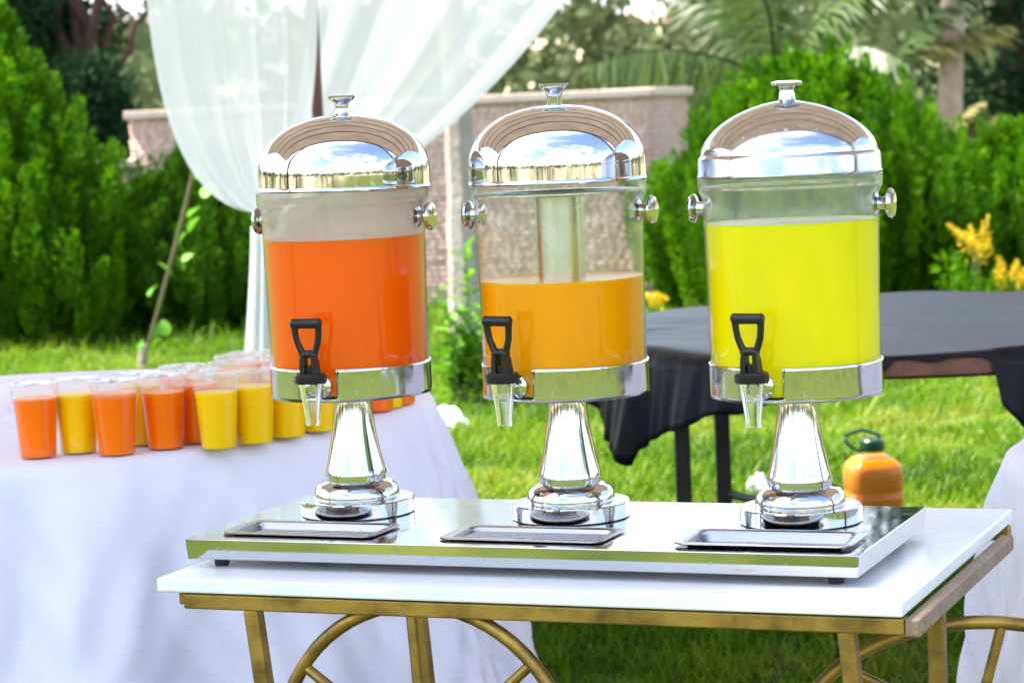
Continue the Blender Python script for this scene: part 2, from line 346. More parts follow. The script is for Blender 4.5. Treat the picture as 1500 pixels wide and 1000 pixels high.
# ------------------------------------------------------------------ vegetation generators
def unit(v): return v / np.maximum(np.linalg.norm(v, axis=-1, keepdims=True), 1e-9)
def leaf_tris(P, D, L, Wd, rg, fold=True):
    """one pointed leaf (two triangles about a midrib) per row"""
    n = len(P); S = unit(np.cross(D, unit(rg.normal(size=(n, 3))))); L = np.asarray(L).reshape(-1, 1); Wd = np.asarray(Wd).reshape(-1, 1)
    mid = P + D * L * 0.45
    V = np.stack([P, mid + S * Wd * 0.5, P + D * L, mid - S * Wd * 0.5], 1).reshape(-1, 3)
    k = np.arange(n)[:, None] * 4
    return V, np.concatenate([k + np.array([[0, 1, 2]]), k + np.array([[0, 2, 3]])], 1).reshape(-1, 3)
def clump_leaves(C, rad, n, L, Wd, rg, up=0.3):
    """leaves through the volume of irregular clumps with centres C"""
    k = len(C); d = unit(rg.normal(size=(k, n, 3))); r = rg.random((k, n, 1)) ** 0.45
    P = (C[:, None] + d * r * np.asarray(rad).reshape(-1, 1, 1) * np.array([1, 1, 0.75])).reshape(-1, 3)
    D = unit(d.reshape(-1, 3) * 0.6 + rg.normal(size=(k * n, 3)) * 0.6 + np.array([0, 0, up]))
    s = rg.uniform(0.7, 1.3, k * n)
    V, Fc = leaf_tris(P, D, L * s, Wd * s, rg)
    att = np.repeat(np.clip(np.repeat(rg.random(k), n) * 0.6 + rg.random(k * n) * 0.4, 0, 1), 4)
    return V, Fc, att
def trunk_tube(mb, p0, p1, r0, r1, rg, n=8, wob=0.06, seg=6):
    p0 = np.array(p0, float); p1 = np.array(p1, float); L = np.linalg.norm(p1 - p0); pts = []; rd = []
    for q in range(seg + 1):
        t = q / seg; w = rg.normal(size=3) * wob * L * math.sin(math.pi * t) * 0.5
        pts.append(p0 + (p1 - p0) * t + w); rd.append(r0 + (r1 - r0) * t)
    mb.tube(pts, rd, n); return pts

# ------------------------------------------------------------------ thuja bushes (upright flame-shaped sprays)
M['thuja'] = leafmat('thuja_scales', [(0.020, 0.072, 0.001), (0.058, 0.17, 0.002), (0.14, 0.32, 0.003)], trans=0.35, gloss=0.008)
M['thuja_shaded'] = leafmat('shaded_thuja_scales', [(0.02, 0.065, 0.003), (0.035, 0.105, 0.004), (0.06, 0.16, 0.006)], trans=0.3, gloss=0.005)  # same leaf as thuja, darkened: shade on the low bush put into its colour
M['bark'] = plain('brown_bark', (0.10, 0.06, 0.04), (0.06, 0.035, 0.025), 30, rough=0.9, bump=0.8)
def thuja(label, cx, cy, rad, h, seed, n_tuft, conic=0.6, tl=0.34, tw=0.055, per=155, leaf='thuja'):
    rg = np.random.default_rng(seed); root = thing('thuja_bush', label, 'bush', (cx, cy, 0), 0, 'clipped evergreen bushes')
    n_in = int(n_tuft * 1.0); n_tuft = n_tuft + n_in       # outer plumes and an inner mass that closes the gaps
    t = rg.random(n_tuft) ** 1.05; az = rg.uniform(0, 2 * math.pi, n_tuft); inn = np.arange(n_tuft) >= n_tuft - n_in
    lump = 1 + 0.08 * np.sin(3 * az + seed) + 0.07 * np.sin(5 * az + 2 * seed + 4 * t) + 0.05 * np.sin(9 * az + 7 * t + seed)
    prof = (1 - t ** 2.0) ** (0.5 + conic * 0.5) * (0.86 + 0.14 * np.sin(math.pi * np.clip(t * 1.6, 0, 1)))
    depth = np.where(inn, rg.uniform(0.35, 0.80, n_tuft), rg.uniform(0.86, 1.07, n_tuft))
    rr_ = rad * prof * lump * depth
    B = np.stack([rr_ * np.cos(az), rr_ * np.sin(az), (h - tl * 0.75) * t * (0.97 + 0.05 * np.sin(4 * az))], 1)
    A = unit(np.stack([np.cos(az) * 0.26 * (1 - t), np.sin(az) * 0.26 * (1 - t), np.ones(n_tuft)], 1) + rg.normal(size=(n_tuft, 3)) * 0.06)
    ln = tl * rg.uniform(0.65, 1.25, n_tuft); wd = tw * rg.uniform(0.75, 1.3, n_tuft) * np.where(inn, 1.5, 0.85); ln = ln * np.where(inn, 0.9, 1.1)
    s = rg.random((n_tuft, per, 1)); e = unit(np.cross(A, np.array([0.31, 0.9, 0.1]))); g = np.cross(A, e)
    ph = rg.uniform(0, 2 * math.pi, (n_tuft, per, 1)); rad_t = np.sqrt(rg.random((n_tuft, per, 1))) * np.sin(math.pi * np.clip(s * 0.88 + 0.1, 0, 1)) ** 0.8 * wd[:, None, None]
    q = e[:, None] * np.cos(ph) + g[:, None] * np.sin(ph)
    P = B[:, None] + A[:, None] * s * ln[:, None, None] + q * rad_t
    D = unit(A[:, None] * 1.0 + q * 0.55 + rg.normal(size=P.shape) * 0.22)
    nn = n_tuft * per
    big = np.repeat(np.where(inn, 1.7, 1.0), per)
    V, Fc = leaf_tris(P.reshape(-1, 3), D.reshape(-1, 3), 0.040 * rg.uniform(0.7, 1.4, nn) * big, 0.0145 * rg.uniform(0.7, 1.3, nn) * big, rg)
    att = np.repeat(np.clip(np.repeat(rg.random(n_tuft), per) * 0.6 + rg.random(nn) * 0.4, 0, 1), 4)
    link('crown', arr_mesh('thuja_crown', V, Fc, attr=att), M[leaf], root)
    mb = MB()
    trunk_tube(mb, (0, 0, -0.05), (0, 0, h * 0.75), 0.05, 0.02, rg)
    for k in range(7):
        a = rg.uniform(0, 6.28); z = rg.uniform(0.05, h * 0.3); trunk_tube(mb, (0, 0, z), (math.cos(a) * rad * 0.6, math.sin(a) * rad * 0.6, z + h * 0.3), 0.022, 0.008, rg)
    mb.build('trunk', M['bark'], root)
    return root
p = dep(10, 300, 15.75); thuja('tall cone-shaped bright green evergreen bush at the left edge behind the cups', p[0] - 0.03, 15.75, 0.82, 2.04, 3, 640, conic=0.95)
p = dep(292, 300, 16.1); thuja('low rounded evergreen bush behind the vine-wrapped rope', p[0], 16.1, 0.72, 1.14, 5, 330, conic=0.1, tl=0.30, tw=0.045, leaf='thuja_shaded')
p = dep(1195, 300, 15.6); thuja('big dome-shaped evergreen bush behind the yellow juice dispenser', p[0], 15.6, 1.06, 1.48, 8, 640, conic=-0.12, tl=0.36, tw=0.052, per=190)
p = dep(1470, 300, 15.9); thuja('lower evergreen bush at the right edge beside the yellow flowers', p[0] + 0.1, 16.0, 0.85, 1.02, 11, 380, conic=0.2, tl=0.30, tw=0.05)

# ------------------------------------------------------------------ grass
def grass():
    rg = np.random.default_rng(21); n = 390000
    u = rg.random(n); y = 4.6 * (17.2 / 4.6) ** (u ** 0.9); hw = 0.235 * y + 1.9
    x = rg.uniform(-1, 1, n) * hw
    def vn(x, y, sc, sd):      # smooth value noise
        g = np.random.default_rng(sd).random((256, 256)); u_, v_ = x * sc + 400, y * sc + 400; i0 = np.floor(u_).astype(int); j0 = np.floor(v_).astype(int); fu, fv = u_ - i0, v_ - j0
        fu = fu * fu * (3 - 2 * fu); fv = fv * fv * (3 - 2 * fv); G = lambda i, j: g[i % 256, j % 256]
        return (G(i0, j0) * (1 - fu) + G(i0 + 1, j0) * fu) * (1 - fv) + (G(i0, j0 + 1) * (1 - fu) + G(i0 + 1, j0 + 1) * fu) * fv
    clump = 0.45 * vn(x, y, 2.2, 1) + 0.35 * vn(x, y, 6.5, 2) + 0.2 * vn(x, y, 15, 3)
    keep = rg.random(n) < np.clip(0.25 + 1.5 * clump, 0, 1); x, y, clump = x[keep], y[keep], clump[keep]; n = len(x)
    hgt = rg.uniform(0.018, 0.058, n) * (0.35 + 1.5 * clump) * (0.85 + 0.03 * y)
    stalk = rg.random(n) < 0.012; hgt = np.where(stalk, hgt * 1.9, hgt)
    far = np.clip((y - 14.2) / 1.2, 0, 1); tall = rg.random(n) < 0.10 * far; hgt = np.minimum(np.where(tall, hgt * rg.uniform(1.4, 3.0, n), hgt), 0.20)
    az = rg.uniform(0, 2 * math.pi, n); lean = rg.uniform(0.1, 0.75, n)
    D = unit(np.stack([np.cos(az) * lean, np.sin(az) * lean, np.ones(n)], 1)); S = np.stack([-np.sin(az + rg.normal(size=n) * .8), np.cos(az), np.zeros(n)], 1)
    w = rg.uniform(0.0022, 0.0042, n)[:, None] * (0.7 + 0.05 * y[:, None]); P = np.stack([x, y, np.full(n, -0.004)], 1); Hh = hgt[:, None]
    bend = np.stack([np.cos(az), np.sin(az), -0.3 * np.ones(n)], 1) * Hh * rg.uniform(0.05, 0.5, (n, 1))
    V = np.stack([P - S * w, P + S * w, P + D * Hh * 0.6 + S * w * 0.7, P + D * Hh * 0.6 - S * w * 0.7, P + D * Hh + bend], 1).reshape(-1, 3)
    k = np.arange(n)[:, None] * 5
    Fc = np.concatenate([k + np.array([[0, 1, 2]]), k + np.array([[0, 2, 3]]), k + np.array([[3, 2, 4]])], 1).reshape(-1, 3)
    big = 0.6 * vn(x, y, 1.4, 4) + 0.4 * vn(x, y, 4.5, 5)
    att = np.repeat(np.clip(0.95 * (big - 0.5) * 1.35 + 0.13 + 0.65 * rg.random(n) + 0.3 * stalk, 0, 1), 5)
    mat = leafmat('grass_blades', [(0.034, 0.085, 0.002), (0.072, 0.172, 0.002), (0.115, 0.225, 0.003), (0.22, 0.25, 0.02)], trans=0.45, gloss=0.012, rough=0.5)
    tag(link('grass', arr_mesh('grass', V, Fc, attr=att), mat), 'short bright green lawn grass', 'grass', kind='stuff')
grass()

# ------------------------------------------------------------------ hillside scrub, all round
M['scrub'] = leafmat('scrub_leaves', [(0.045, 0.065, 0.028), (0.075, 0.10, 0.042), (0.125, 0.135, 0.065)], trans=0.25, gloss=0.0)
def scrub():
    rg = np.random.default_rng(31); VV = []; FF = []; AT = []; off = 0
    spots = []
    for k in range(110): spots.append((rg.uniform(-0.26, 0.26), rg.uniform(34, 150) , rg.uniform(0.8, 2.0)))
    for k in range(22): spots.append((rg.uniform(-0.05, 0.13), rg.uniform(31, 60), rg.uniform(0.6, 1.1)))
    for k in range(330): spots.append((rg.uniform(0.3, 5.98), rg.uniform(33, 80), rg.uniform(1.2, 3.0)))
    for a, r, s in spots:
        if r > 70 and -0.02 < a < 0.1 and rg.random() < 0.4: continue
        c = np.array([r * math.sin(a), r * math.cos(a), float(hill_h(np.float64(r), np.float64(a))) + s * 0.7])
        m_ = 7; C = c + rg.normal(size=(m_, 3)) * s * np.array([0.6, 0.6, 0.35]); n_ = 60 if abs(a) < 0.3 else 30
        V, Fc, at_ = clump_leaves(C, s * rg.uniform(0.4, 0.75, m_), n_, 0.30 * s ** 0.5, 0.16 * s ** 0.5, rg)
        VV.append(V); FF.append(Fc + off); AT.append(at_ * 0.6 + 0.4 * rg.random()); off += len(V)
    tag(link('hillside_scrub', arr_mesh('scrub', np.concatenate(VV), np.concatenate(FF), attr=np.concatenate(AT)), M['scrub']), 'olive green scrub and small trees covering the hillside', 'scrub', kind='stuff')
scrub()
# ------------------------------------------------------------------ trees
def tree(name, label, base, trunks, clumps, rad, per, L, Wd, leaf, bark, seed, group=None, wob=0.05):
    rg = np.random.default_rng(seed); root = thing(name, label, 'tree', base, 0, group); base = np.array(base)
    mb = MB()
    for p0, p1, r0, r1 in trunks: trunk_tube(mb, np.array(p0) - base, np.array(p1) - base, r0, r1, rg, wob=wob, seg=7)
    mb.build('trunk', bark, root)
    C = np.array(clumps) - base
    V, Fc, at_ = clump_leaves(C, rad, per, L, Wd, rg, up=0.1)
    link('crown', arr_mesh('crown', V, Fc, attr=at_), leaf, root); return root
M['dark_leaf'] = leafmat('dark_tree_leaves', [(0.010, 0.026, 0.012), (0.018, 0.045, 0.018), (0.030, 0.06, 0.022)], trans=0.2, gloss=0.0)
M['bark_dark'] = plain('dark_red_brown_bark', (0.045, 0.022, 0.016), (0.075, 0.038, 0.026), 14, rough=0.9, bump=0.8)
rg = np.random.default_rng(41)
Y = 20.0
tr = []
for b_, t_, r_ in [((100, 330), (42, -260), .05), ((108, 320), (72, -300), .055), ((118, 320), (98, -320), .06), ((125, 320), (122, -320), .05), ((132, 300), (152, -300), .045), ((135, 175), (225, -10), .035), ((104, 300), (-10, -220), .04), ((215, 10), (300, -160), .025), ((130, 200), (185, -200), .035)]:
    tr.append((dep(*b_, Y + rg.uniform(-.3, .3)), dep(*t_, Y + rg.uniform(-.4, .4)), r_, r_ * 0.65))
tr.append((tuple(dep(120, 330, Y) * np.array([1, 1, 0]) + np.array([0, 0, -.1])), tuple(dep(120, 310, Y)), 0.16, 0.12))
cl = [dep(rg.uniform(-70, 60), rg.uniform(-20, 130), Y + rg.uniform(-.6, .8)) for k in range(22)]
cl += [dep(rg.uniform(60, 165), rg.uniform(150, 330), Y + rg.uniform(-.3, .9)) for k in range(60)]
cl += [dep(rg.uniform(-60, 150), rg.uniform(-40, 60), Y + rg.uniform(.2, 1.2)) for k in range(16)]
cl += [dep(rg.uniform(70, 150), rg.uniform(120, 240), Y - rg.uniform(.4, 1.0)) for k in range(26)]
cl += [dep(rg.uniform(-250, 350), rg.uniform(-420, -50), Y + rg.uniform(-1.5, 1.5)) for k in range(45)]
tree('cedar_tree', 'dark many-trunked tree behind the tall cone-shaped bush', tuple(dep(120, 330, Y) * np.array([1, 1, 0])), tr, cl, rg.uniform(.18, .34, len(cl)), 260, 0.10, 0.036, M['dark_leaf'], M['bark_dark'], 42)
Y = 27.0; rg = np.random.default_rng(43)
cl = [dep(rg.uniform(1385, 1640), rg.uniform(-500, 330), Y + rg.uniform(-1, 1)) for k in range(130)] + [dep(rg.uniform(1225, 1700), rg.uniform(-640, -45), Y + rg.uniform(-1, 1)) for k in range(150)]
tree('dark_tree', 'dark leafy tree at the top right corner beyond the palm', tuple(dep(1500, 200, Y) * np.array([1, 1, 0])), [(dep(1500, 380, Y), dep(1490, -350, Y), .16, .07), (dep(1500, 200, Y), dep(1420, -150, Y), .07, .03), (dep(1495, 120, Y), dep(1580, -200, Y), .07, .03)], cl, rg.uniform(.25, .5, len(cl)), 110, 0.15, 0.07, M['dark_leaf'], M['bark_dark'], 44)
Y = 14.3; rg = np.random.default_rng(45)
M['bark_grey'] = plain('pale_grey_bark', (0.26, 0.21, 0.18), (0.36, 0.31, 0.27), 8, rough=0.9, bump=0.8)
gb = dep(674, 450, Y)
cl = [np.array([gb[0] + rg.normal() * 0.9, Y + rg.normal() * 0.7, rg.uniform(5.0, 6.8)]) for k in range(45)]
tree('grey_tree', 'pale grey tree trunk standing between the orange and amber dispensers', (gb[0], gb[1], 0),
     [((gb[0] + .02, gb[1], -.1), tuple(dep(672, 180, Y)), .095, .08), (tuple(dep(672, 182, Y)), (gb[0] - .05, Y, 5.2), .08, .05), ((gb[0], Y, 4.2), (gb[0] + .7, Y, 5.6), .04, .02), ((gb[0], Y, 4.4), (gb[0] - .8, Y + .3, 5.7), .04, .02)],
     cl, rg.uniform(.25, .45, len(cl)), 90, 0.11, 0.05, M['scrub'], M['bark_grey'], 46, wob=0.008)

# ------------------------------------------------------------------ palms
M['palm_leaf'] = leafmat('palm_leaflets', [(0.022, 0.055, 0.008), (0.045, 0.085, 0.014), (0.085, 0.125, 0.03)], trans=0.3, gloss=0.03, rough=0.4)
M['palm_dry'] = leafmat('dry_palm_leaflets', [(0.13, 0.13, 0.04), (0.21, 0.19, 0.075)], trans=0.3, gloss=0.0)
M['palm_bark'] = plain('ringed_palm_bark', (0.30, 0.20, 0.15), (0.40, 0.29, 0.22), 9, rough=0.9, bump=0.6)
def frond(root, pts, L, seed, mat, droop=0.5, n=44, hang=0.0):
    """a feather frond: bent midrib and two rows of leaflets"""
    rg = np.random.default_rng(seed); P = np.array(pts, float)
    t = np.linspace(0, 1, 26)[:, None]
    C = (1 - t) ** 2 * P[0] + 2 * t * (1 - t) * P[1] + t ** 2 * P[2]
    mb = MB(); mb.tube([tuple(c) for c in C], [0.016 * (1 - 0.85 * q) for q in t[:, 0]], 6); fr = mb.build('frond', mat, root)
    ts = np.repeat(np.linspace(0.10, 0.99, n), 2)[:, None]; side = np.tile([1., -1.], n)[:, None]
    B = (1 - ts) ** 2 * P[0] + 2 * ts * (1 - ts) * P[1] + ts ** 2 * P[2]; T = unit(2 * (1 - ts) * (P[1] - P[0]) + 2 * ts * (P[2] - P[1]))
    Sd = unit(np.cross(T, np.array([0, 0, 1.]))) * side
    D = unit(T * 0.75 + Sd * (1 - hang) + np.array([0, 0, -1.]) * (droop + hang) + rg.normal(size=B.shape) * 0.16)
    LL = L * (np.sin(math.pi * np.clip(ts * 0.86 + 0.12, 0, 1)) ** 0.6) * rg.uniform(0.85, 1.1, ts.shape); wdt = 0.017
    N_ = unit(np.cross(D, T)); Wv = unit(np.cross(N_, D)) * wdt
    m1 = B + D * LL * 0.5; tip = B + D * LL + np.array([0, 0, -1.]) * LL * 0.22
    V = np.stack([B - Wv * .4, B + Wv * .4, m1 + Wv, m1 - Wv, tip], 1).reshape(-1, 3); k = np.arange(2 * n)[:, None] * 5
    Fc = np.concatenate([k + np.array([[0, 1, 2]]), k + np.array([[0, 2, 3]]), k + np.array([[3, 2, 4]])], 1).reshape(-1, 3)
    o = link('leaflets', arr_mesh('leaflets', V, Fc, attr=np.repeat(np.clip(rg.random() * 0.5 + rg.random(2 * n) * 0.5, 0, 1), 5)), mat, fr)
    tag(o, kind='stuff'); return fr
def palm(label, base, crown, fr, Lf, seed, r=0.10):
    b = np.array(base, float); rt = thing('palm_tree', label, 'palm', tuple(b)); rg = np.random.default_rng(seed); mb = MB()
    c = np.array(crown) - b; pts = []; rd = []
    for k in range(40):
        t = k / 39; pts.append(c * t + np.array([0.06 * math.sin(2.5 * t), 0, 0])); rd.append(r * (1.15 - 0.3 * t) * (1.06 if k % 2 else 0.97))
    mb.tube(pts, rd, 12); mb.build('trunk', M['palm_bark'], rt)
    for k, (a, m_, e, dr, hg, mt) in enumerate(fr):
        frond(rt, [np.array(a) - b, np.array(m_) - b, np.array(e) - b], Lf, seed + k, M[mt], dr, hang=hg)
    return rt
Y = 19.0; c0 = dep(1135, 118, Y)
P_ = lambda x, y, d=0: dep(x, y, Y + d)
palm('palm with drooping feathery fronds behind the big dome-shaped bush', (c0[0], Y, 0), c0,
     [(c0, P_(985, 40, -.6), P_(862, 98, -.9), .6, .35, 'palm_leaf'), (c0, P_(1090, -10, .3), P_(1020, -140, .6), .25, .1, 'palm_leaf'),
      (c0, P_(1130, -60, -.5), P_(1075, -30, -1.2), .5, .2, 'palm_leaf'), (c0, P_(1200, 20, .3), P_(1275, -60, .6), .35, .1, 'palm_leaf'),
      (c0, P_(1230, 30, -.5), P_(1330, 95, -.9), .5, .3, 'palm_leaf'), (c0, P_(1150, -120, .2), P_(1180, -330, .2), .3, .1, 'palm_leaf'),
      (c0, P_(1230, -40, -.2), P_(1340, -60, -.3), .45, .2, 'palm_leaf'), (c0, P_(1060, -40, .6), P_(930, -90, 1.2), .4, .2, 'palm_leaf'),
      (c0, P_(1080, 70, .8), P_(1010, 160, 1.4), .4, .2, 'palm_leaf'), (c0, P_(1180, 60, .8), P_(1270, 140, 1.4), .5, .2, 'palm_leaf')], 0.46, 60)
Y = 21.0; c1 = dep(1388, -190, Y)
palm('tall palm with a straight pinkish trunk right of the big dome-shaped bush', tuple(dep(1378, 300, Y) * np.array([1, 1, 0])), c1,
     [(P_(1310, 100), P_(1370, 45), P_(1480, 38), .2, .1, 'palm_dry'), (P_(1300, 105), P_(1340, 30), P_(1420, -20), .2, .1, 'palm_leaf'), (c1, P_(1300, -290), P_(1190, -230), .5, .2, 'palm_leaf'), (c1, P_(1480, -290), P_(1590, -180), .5, .2, 'palm_leaf'), (c1, P_(1380, -380), P_(1330, -480), .4, .2, 'palm_leaf'), (c1, P_(1440, -350), P_(1520, -420), .4, .2, 'palm_leaf'), (c1, P_(1330, -340, -1), P_(1290, -260, -2), .4, .2, 'palm_leaf')], 0.50, 80, r=0.10)
Y = 18.0; c2 = dep(1385, 230, Y)
palm('small half-dry palm low behind the right-hand bushes', (c2[0], Y, 0), c2, [(c2, P_(1430, 150), P_(1500, 178), .3, .1, 'palm_dry'), (c2, P_(1400, 160), P_(1440, 150), .3, .1, 'palm_dry'), (c2, P_(1440, 190), P_(1520, 215), .3, .1, 'palm_dry'), (c2, P_(1370, 150, .4), P_(1330, 140, .8), .3, .1, 'palm_leaf'), (c2, P_(1420, 190, .6), P_(1460, 205, 1.), .3, .1, 'palm_leaf')], 0.17, 95, r=0.08)

# ------------------------------------------------------------------ stone-clad garden wall
M['stone'] = leafmat('split_stone', [(0.55, 0.37, 0.30), (0.64, 0.44, 0.36), (0.68, 0.48, 0.39), (0.58, 0.42, 0.36)], trans=0.0, gloss=0.02)
M['mortar'] = plain('pale_mortar', (0.56, 0.40, 0.33), (0.60, 0.44, 0.37), 20, rough=0.95, bump=0.4)
M['coping'] = plain('beige_coping_stone', (0.62, 0.48, 0.39), (0.55, 0.42, 0.35), 10, rough=0.85, bump=0.3)
def clad_wall(name, label, A, B, z1, depth, seed, sides=True):
    """a wall from A to B (front line on the ground) faced with small split stones, flat coping on top"""
    A = np.array(A, float); B = np.array(B, float); L = np.linalg.norm(B - A); ang = math.atan2(B[1] - A[1], B[0] - A[0]); rg = np.random.default_rng(seed)
    rt = thing(name, label, 'wall', (A[0], A[1], 0), ang)
    mb = MB(); mb.box(0, L, 0, depth, -0.1, z1); mb.build('core', M['mortar'], rt, smooth=False)
    mb = MB(); mb.box(-0.03, L + 0.03, -0.045, depth + 0.03, z1 + 0.002, z1 + 0.055); mb.build('coping', M['coping'], rt, bevel=0.006, smooth=False)
    V = []; Fc = []; at_ = []
    def face(org, du, nrm, Lf):
        z = 0.0
        while z < z1 - 0.02:
            h = 0.036; u = -rg.random() * 0.04
            while u < Lf - 0.01:
                w = rg.uniform(0.04, 0.085); a0, a1 = max(u, 0) + .002, min(u + w, Lf) - .002; pr = rg.uniform(0.003, 0.008)
                if a1 - a0 > 0.01:
                    n = len(V); zz0, zz1 = z + .002, min(z + h, z1) - .002
                    for dpt in (0, pr):
                        for (uu, zz) in ((a0, zz0), (a1, zz0), (a1, zz1), (a0, zz1)): V.append(org + du * uu + nrm * (dpt + (rg.uniform(-.004, .004) if dpt else 0)) + np.array([0, 0, zz]))
                    Fc.extend([(n + 4, n + 5, n + 6, n + 7), (n, n + 1, n + 5, n + 4), (n + 1, n + 2, n + 6, n + 5), (n + 2, n + 3, n + 7, n + 6), (n + 3, n, n + 4, n + 7)]); at_.extend([rg.random()] * 8)
                u += w
            z += h
    face(np.array([0, 0, 0.]), np.array([1., 0, 0]), np.array([0, -1., 0]), L)
    if sides:
        face(np.array([L, 0, 0.]), np.array([0, 1., 0]), np.array([1., 0, 0]), depth)
        face(np.array([0, 0, 0.]), np.array([0, 1., 0]), np.array([-1., 0, 0]), depth)
    tag(link('stone_facing', arr_mesh('stones', V, Fc, attr=at_), M['stone'], rt), kind='stuff'); return rt
wA = dep(197, 300, 17.4); wB = dep(955, 300, 16.8)
clad_wall('stone_wall', 'long stone-clad garden wall with flat beige coping behind the dispensers', wA[:2], wB[:2], 1.37, 0.45, 51)
sA = dep(120, 300, 17.3); sB = dep(196, 300, 17.35)
clad_wall('stone_wall', 'low stepped-down end of the stone wall left of the white drape', sA[:2], sB[:2] - np.array([.005, 0]), 1.04, 0.45, 52)
sC = dep(957, 300, 16.8); sD = dep(1012, 300, 18.2)
clad_wall('stone_wall', 'plain side return of the stone wall beside the big dome-shaped bush', sC[:2] + np.array([.01, .02]), sD[:2], 1.372, 0.3, 53)

# ------------------------------------------------------------------ houses far up the hill
M['house_red'] = plain('red_earth_plaster', (0.42, 0.20, 0.15), (0.50, 0.27, 0.21), 0.8, rough=0.9)
M['roof_red'] = plain('faded_tin_roof', (0.36, 0.20, 0.16), (0.46, 0.30, 0.25), 1.5, rough=0.7)
M['window'] = plain('dark_window', (0.03, 0.035, 0.04), rough=0.2, bump=0)
def house(label, px, py, Y, w, h, mat):
    p = dep(px, py, Y); rt = thing('hill_house', label, 'house', (p[0], p[1], p[2] - h), R(random.uniform(-12, 12)), 'houses on the far hill')
    mb = MB(); mb.box(-w / 2, w / 2, -w * .3, w * .3, -6, h); mb.build('wall', M[mat], rt, smooth=False)
    mb = MB(); mb.add([(-w * .55, -w * .36, h + .003), (w * .55, -w * .36, h + .003), (w * .55, w * .36, h + .003), (-w * .55, w * .36, h + .003), (-w * .5, 0, h + w * .15), (w * .5, 0, h + w * .15)], [(0, 1, 5, 4), (2, 3, 4, 5), (0, 4, 3), (1, 2, 5), (3, 2, 1, 0)]); mb.build('roof', M['roof_red'], rt, smooth=False)
    for x in (-.3, 0, .3):
        mb = MB(); mb.box(x * w - .35, x * w + .35, -w * .3 - .05, -w * .3 + .02, h * .3, h * .75); mb.build('window', M['window'], rt, smooth=False)
house('wide reddish house on the hill left of the palm fronds', 985, 34, 150, 5.5, 1.8, 'house_red')
house('small reddish house on the hill above the stone wall', 915, 46, 150, 3.0, 1.5, 'house_red')
house('reddish house on the hill seen through the dark trunks', 188, 48, 140, 5.0, 2.0, 'house_red')

# ------------------------------------------------------------------ canopy over the tables (seen in the steel lids), its pole and the voile drapes
def canvas_mat():
    m = bpy.data.materials.new('tan_canvas'); m.use_nodes = True; nt = m.node_tree; b = nt.nodes['Principled BSDF']; setp(b, rough=0.9, spec=0.1)
    rp = noise_col(nt, b, (0.43, 0.375, 0.335), (0.52, 0.455, 0.41), 2.0, bump=0.1)
    o = [n for n in nt.nodes if n.type == 'OUTPUT_MATERIAL'][0]; t = nt.nodes.new('ShaderNodeBsdfTranslucent'); nt.links.new(rp.outputs[0], t.inputs[0])
    mx = nt.nodes.new('ShaderNodeMixShader'); mx.inputs[0].default_value = 0.68; nt.links.new(b.outputs[0], mx.inputs[1]); nt.links.new(t.outputs[0], mx.inputs[2]); nt.links.new(mx.outputs[0], o.inputs[0]); return m
M['canvas'] = canvas_mat()
YP = 7.6; pole_p = dep(458, 30, YP)
tent = thing('garden_canopy', 'tan canvas canopy with dark battens and a thin brown pole above the tables', 'canopy', (pole_p[0], YP, 0))
def tw(x, y, z): return (x - pole_p[0], y - YP, z)
TX0, TX1, TYF, TYB = -4.6, 4.6, 2.90, 7.75
def roof_z(y): return 3.05 + 0.75 * (1 - abs((y - 5.3) / 2.45) ** 1.6)
ys = np.linspace(TYF, TYB, 25); mb = MB(); V = []; Fc = []
for s, dz in ((0, 0.0), (1, 0.006)):
    for y in ys:
        for x in (TX0, TX1): V.append(tw(x, y, roof_z(y) + dz))
n2 = 2 * len(ys)
for k in range(len(ys) - 1): Fc += [(2 * k, 2 * k + 1, 2 * k + 3, 2 * k + 2), (n2 + 2 * k, n2 + 2 * k + 2, n2 + 2 * k + 3, n2 + 2 * k + 1)]
Fc += [(0, n2, n2 + 1, 1), (n2 - 2, n2 - 1, 2 * n2 - 1, 2 * n2 - 2)]
mb.add(V, Fc); mb.build('roof', M['canvas'], tent, ang=60)
for y in np.linspace(TYF + 0.05, TYB - 0.05, 6):
    mb = MB(); mb.tube([tw(TX0, y, roof_z(y) - .05), tw(0, y, roof_z(y) - .05), tw(TX1, y, roof_z(y) - .05)], 0.045, 8); mb.build('batten', M['pole'], tent)
for (x, y) in ((pole_p[0], YP), (TX0 + .1, YP), (TX1 - .1, YP), (TX0 + .1, TYF + .05), (TX1 - .1, TYF + .05), (-1.35, TYF + .05), (1.0, TYF + .03)):  # last two poles are unseen, added so the steel stems mirror dark streaks
    mb = MB(); mb.tube([tw(x, y, -0.05), tw(x, y, roof_z(min(y, TYB)) - .02)], 0.018 if y > 5 else 0.028, 12); mb.build('pole', M['pole'], tent)

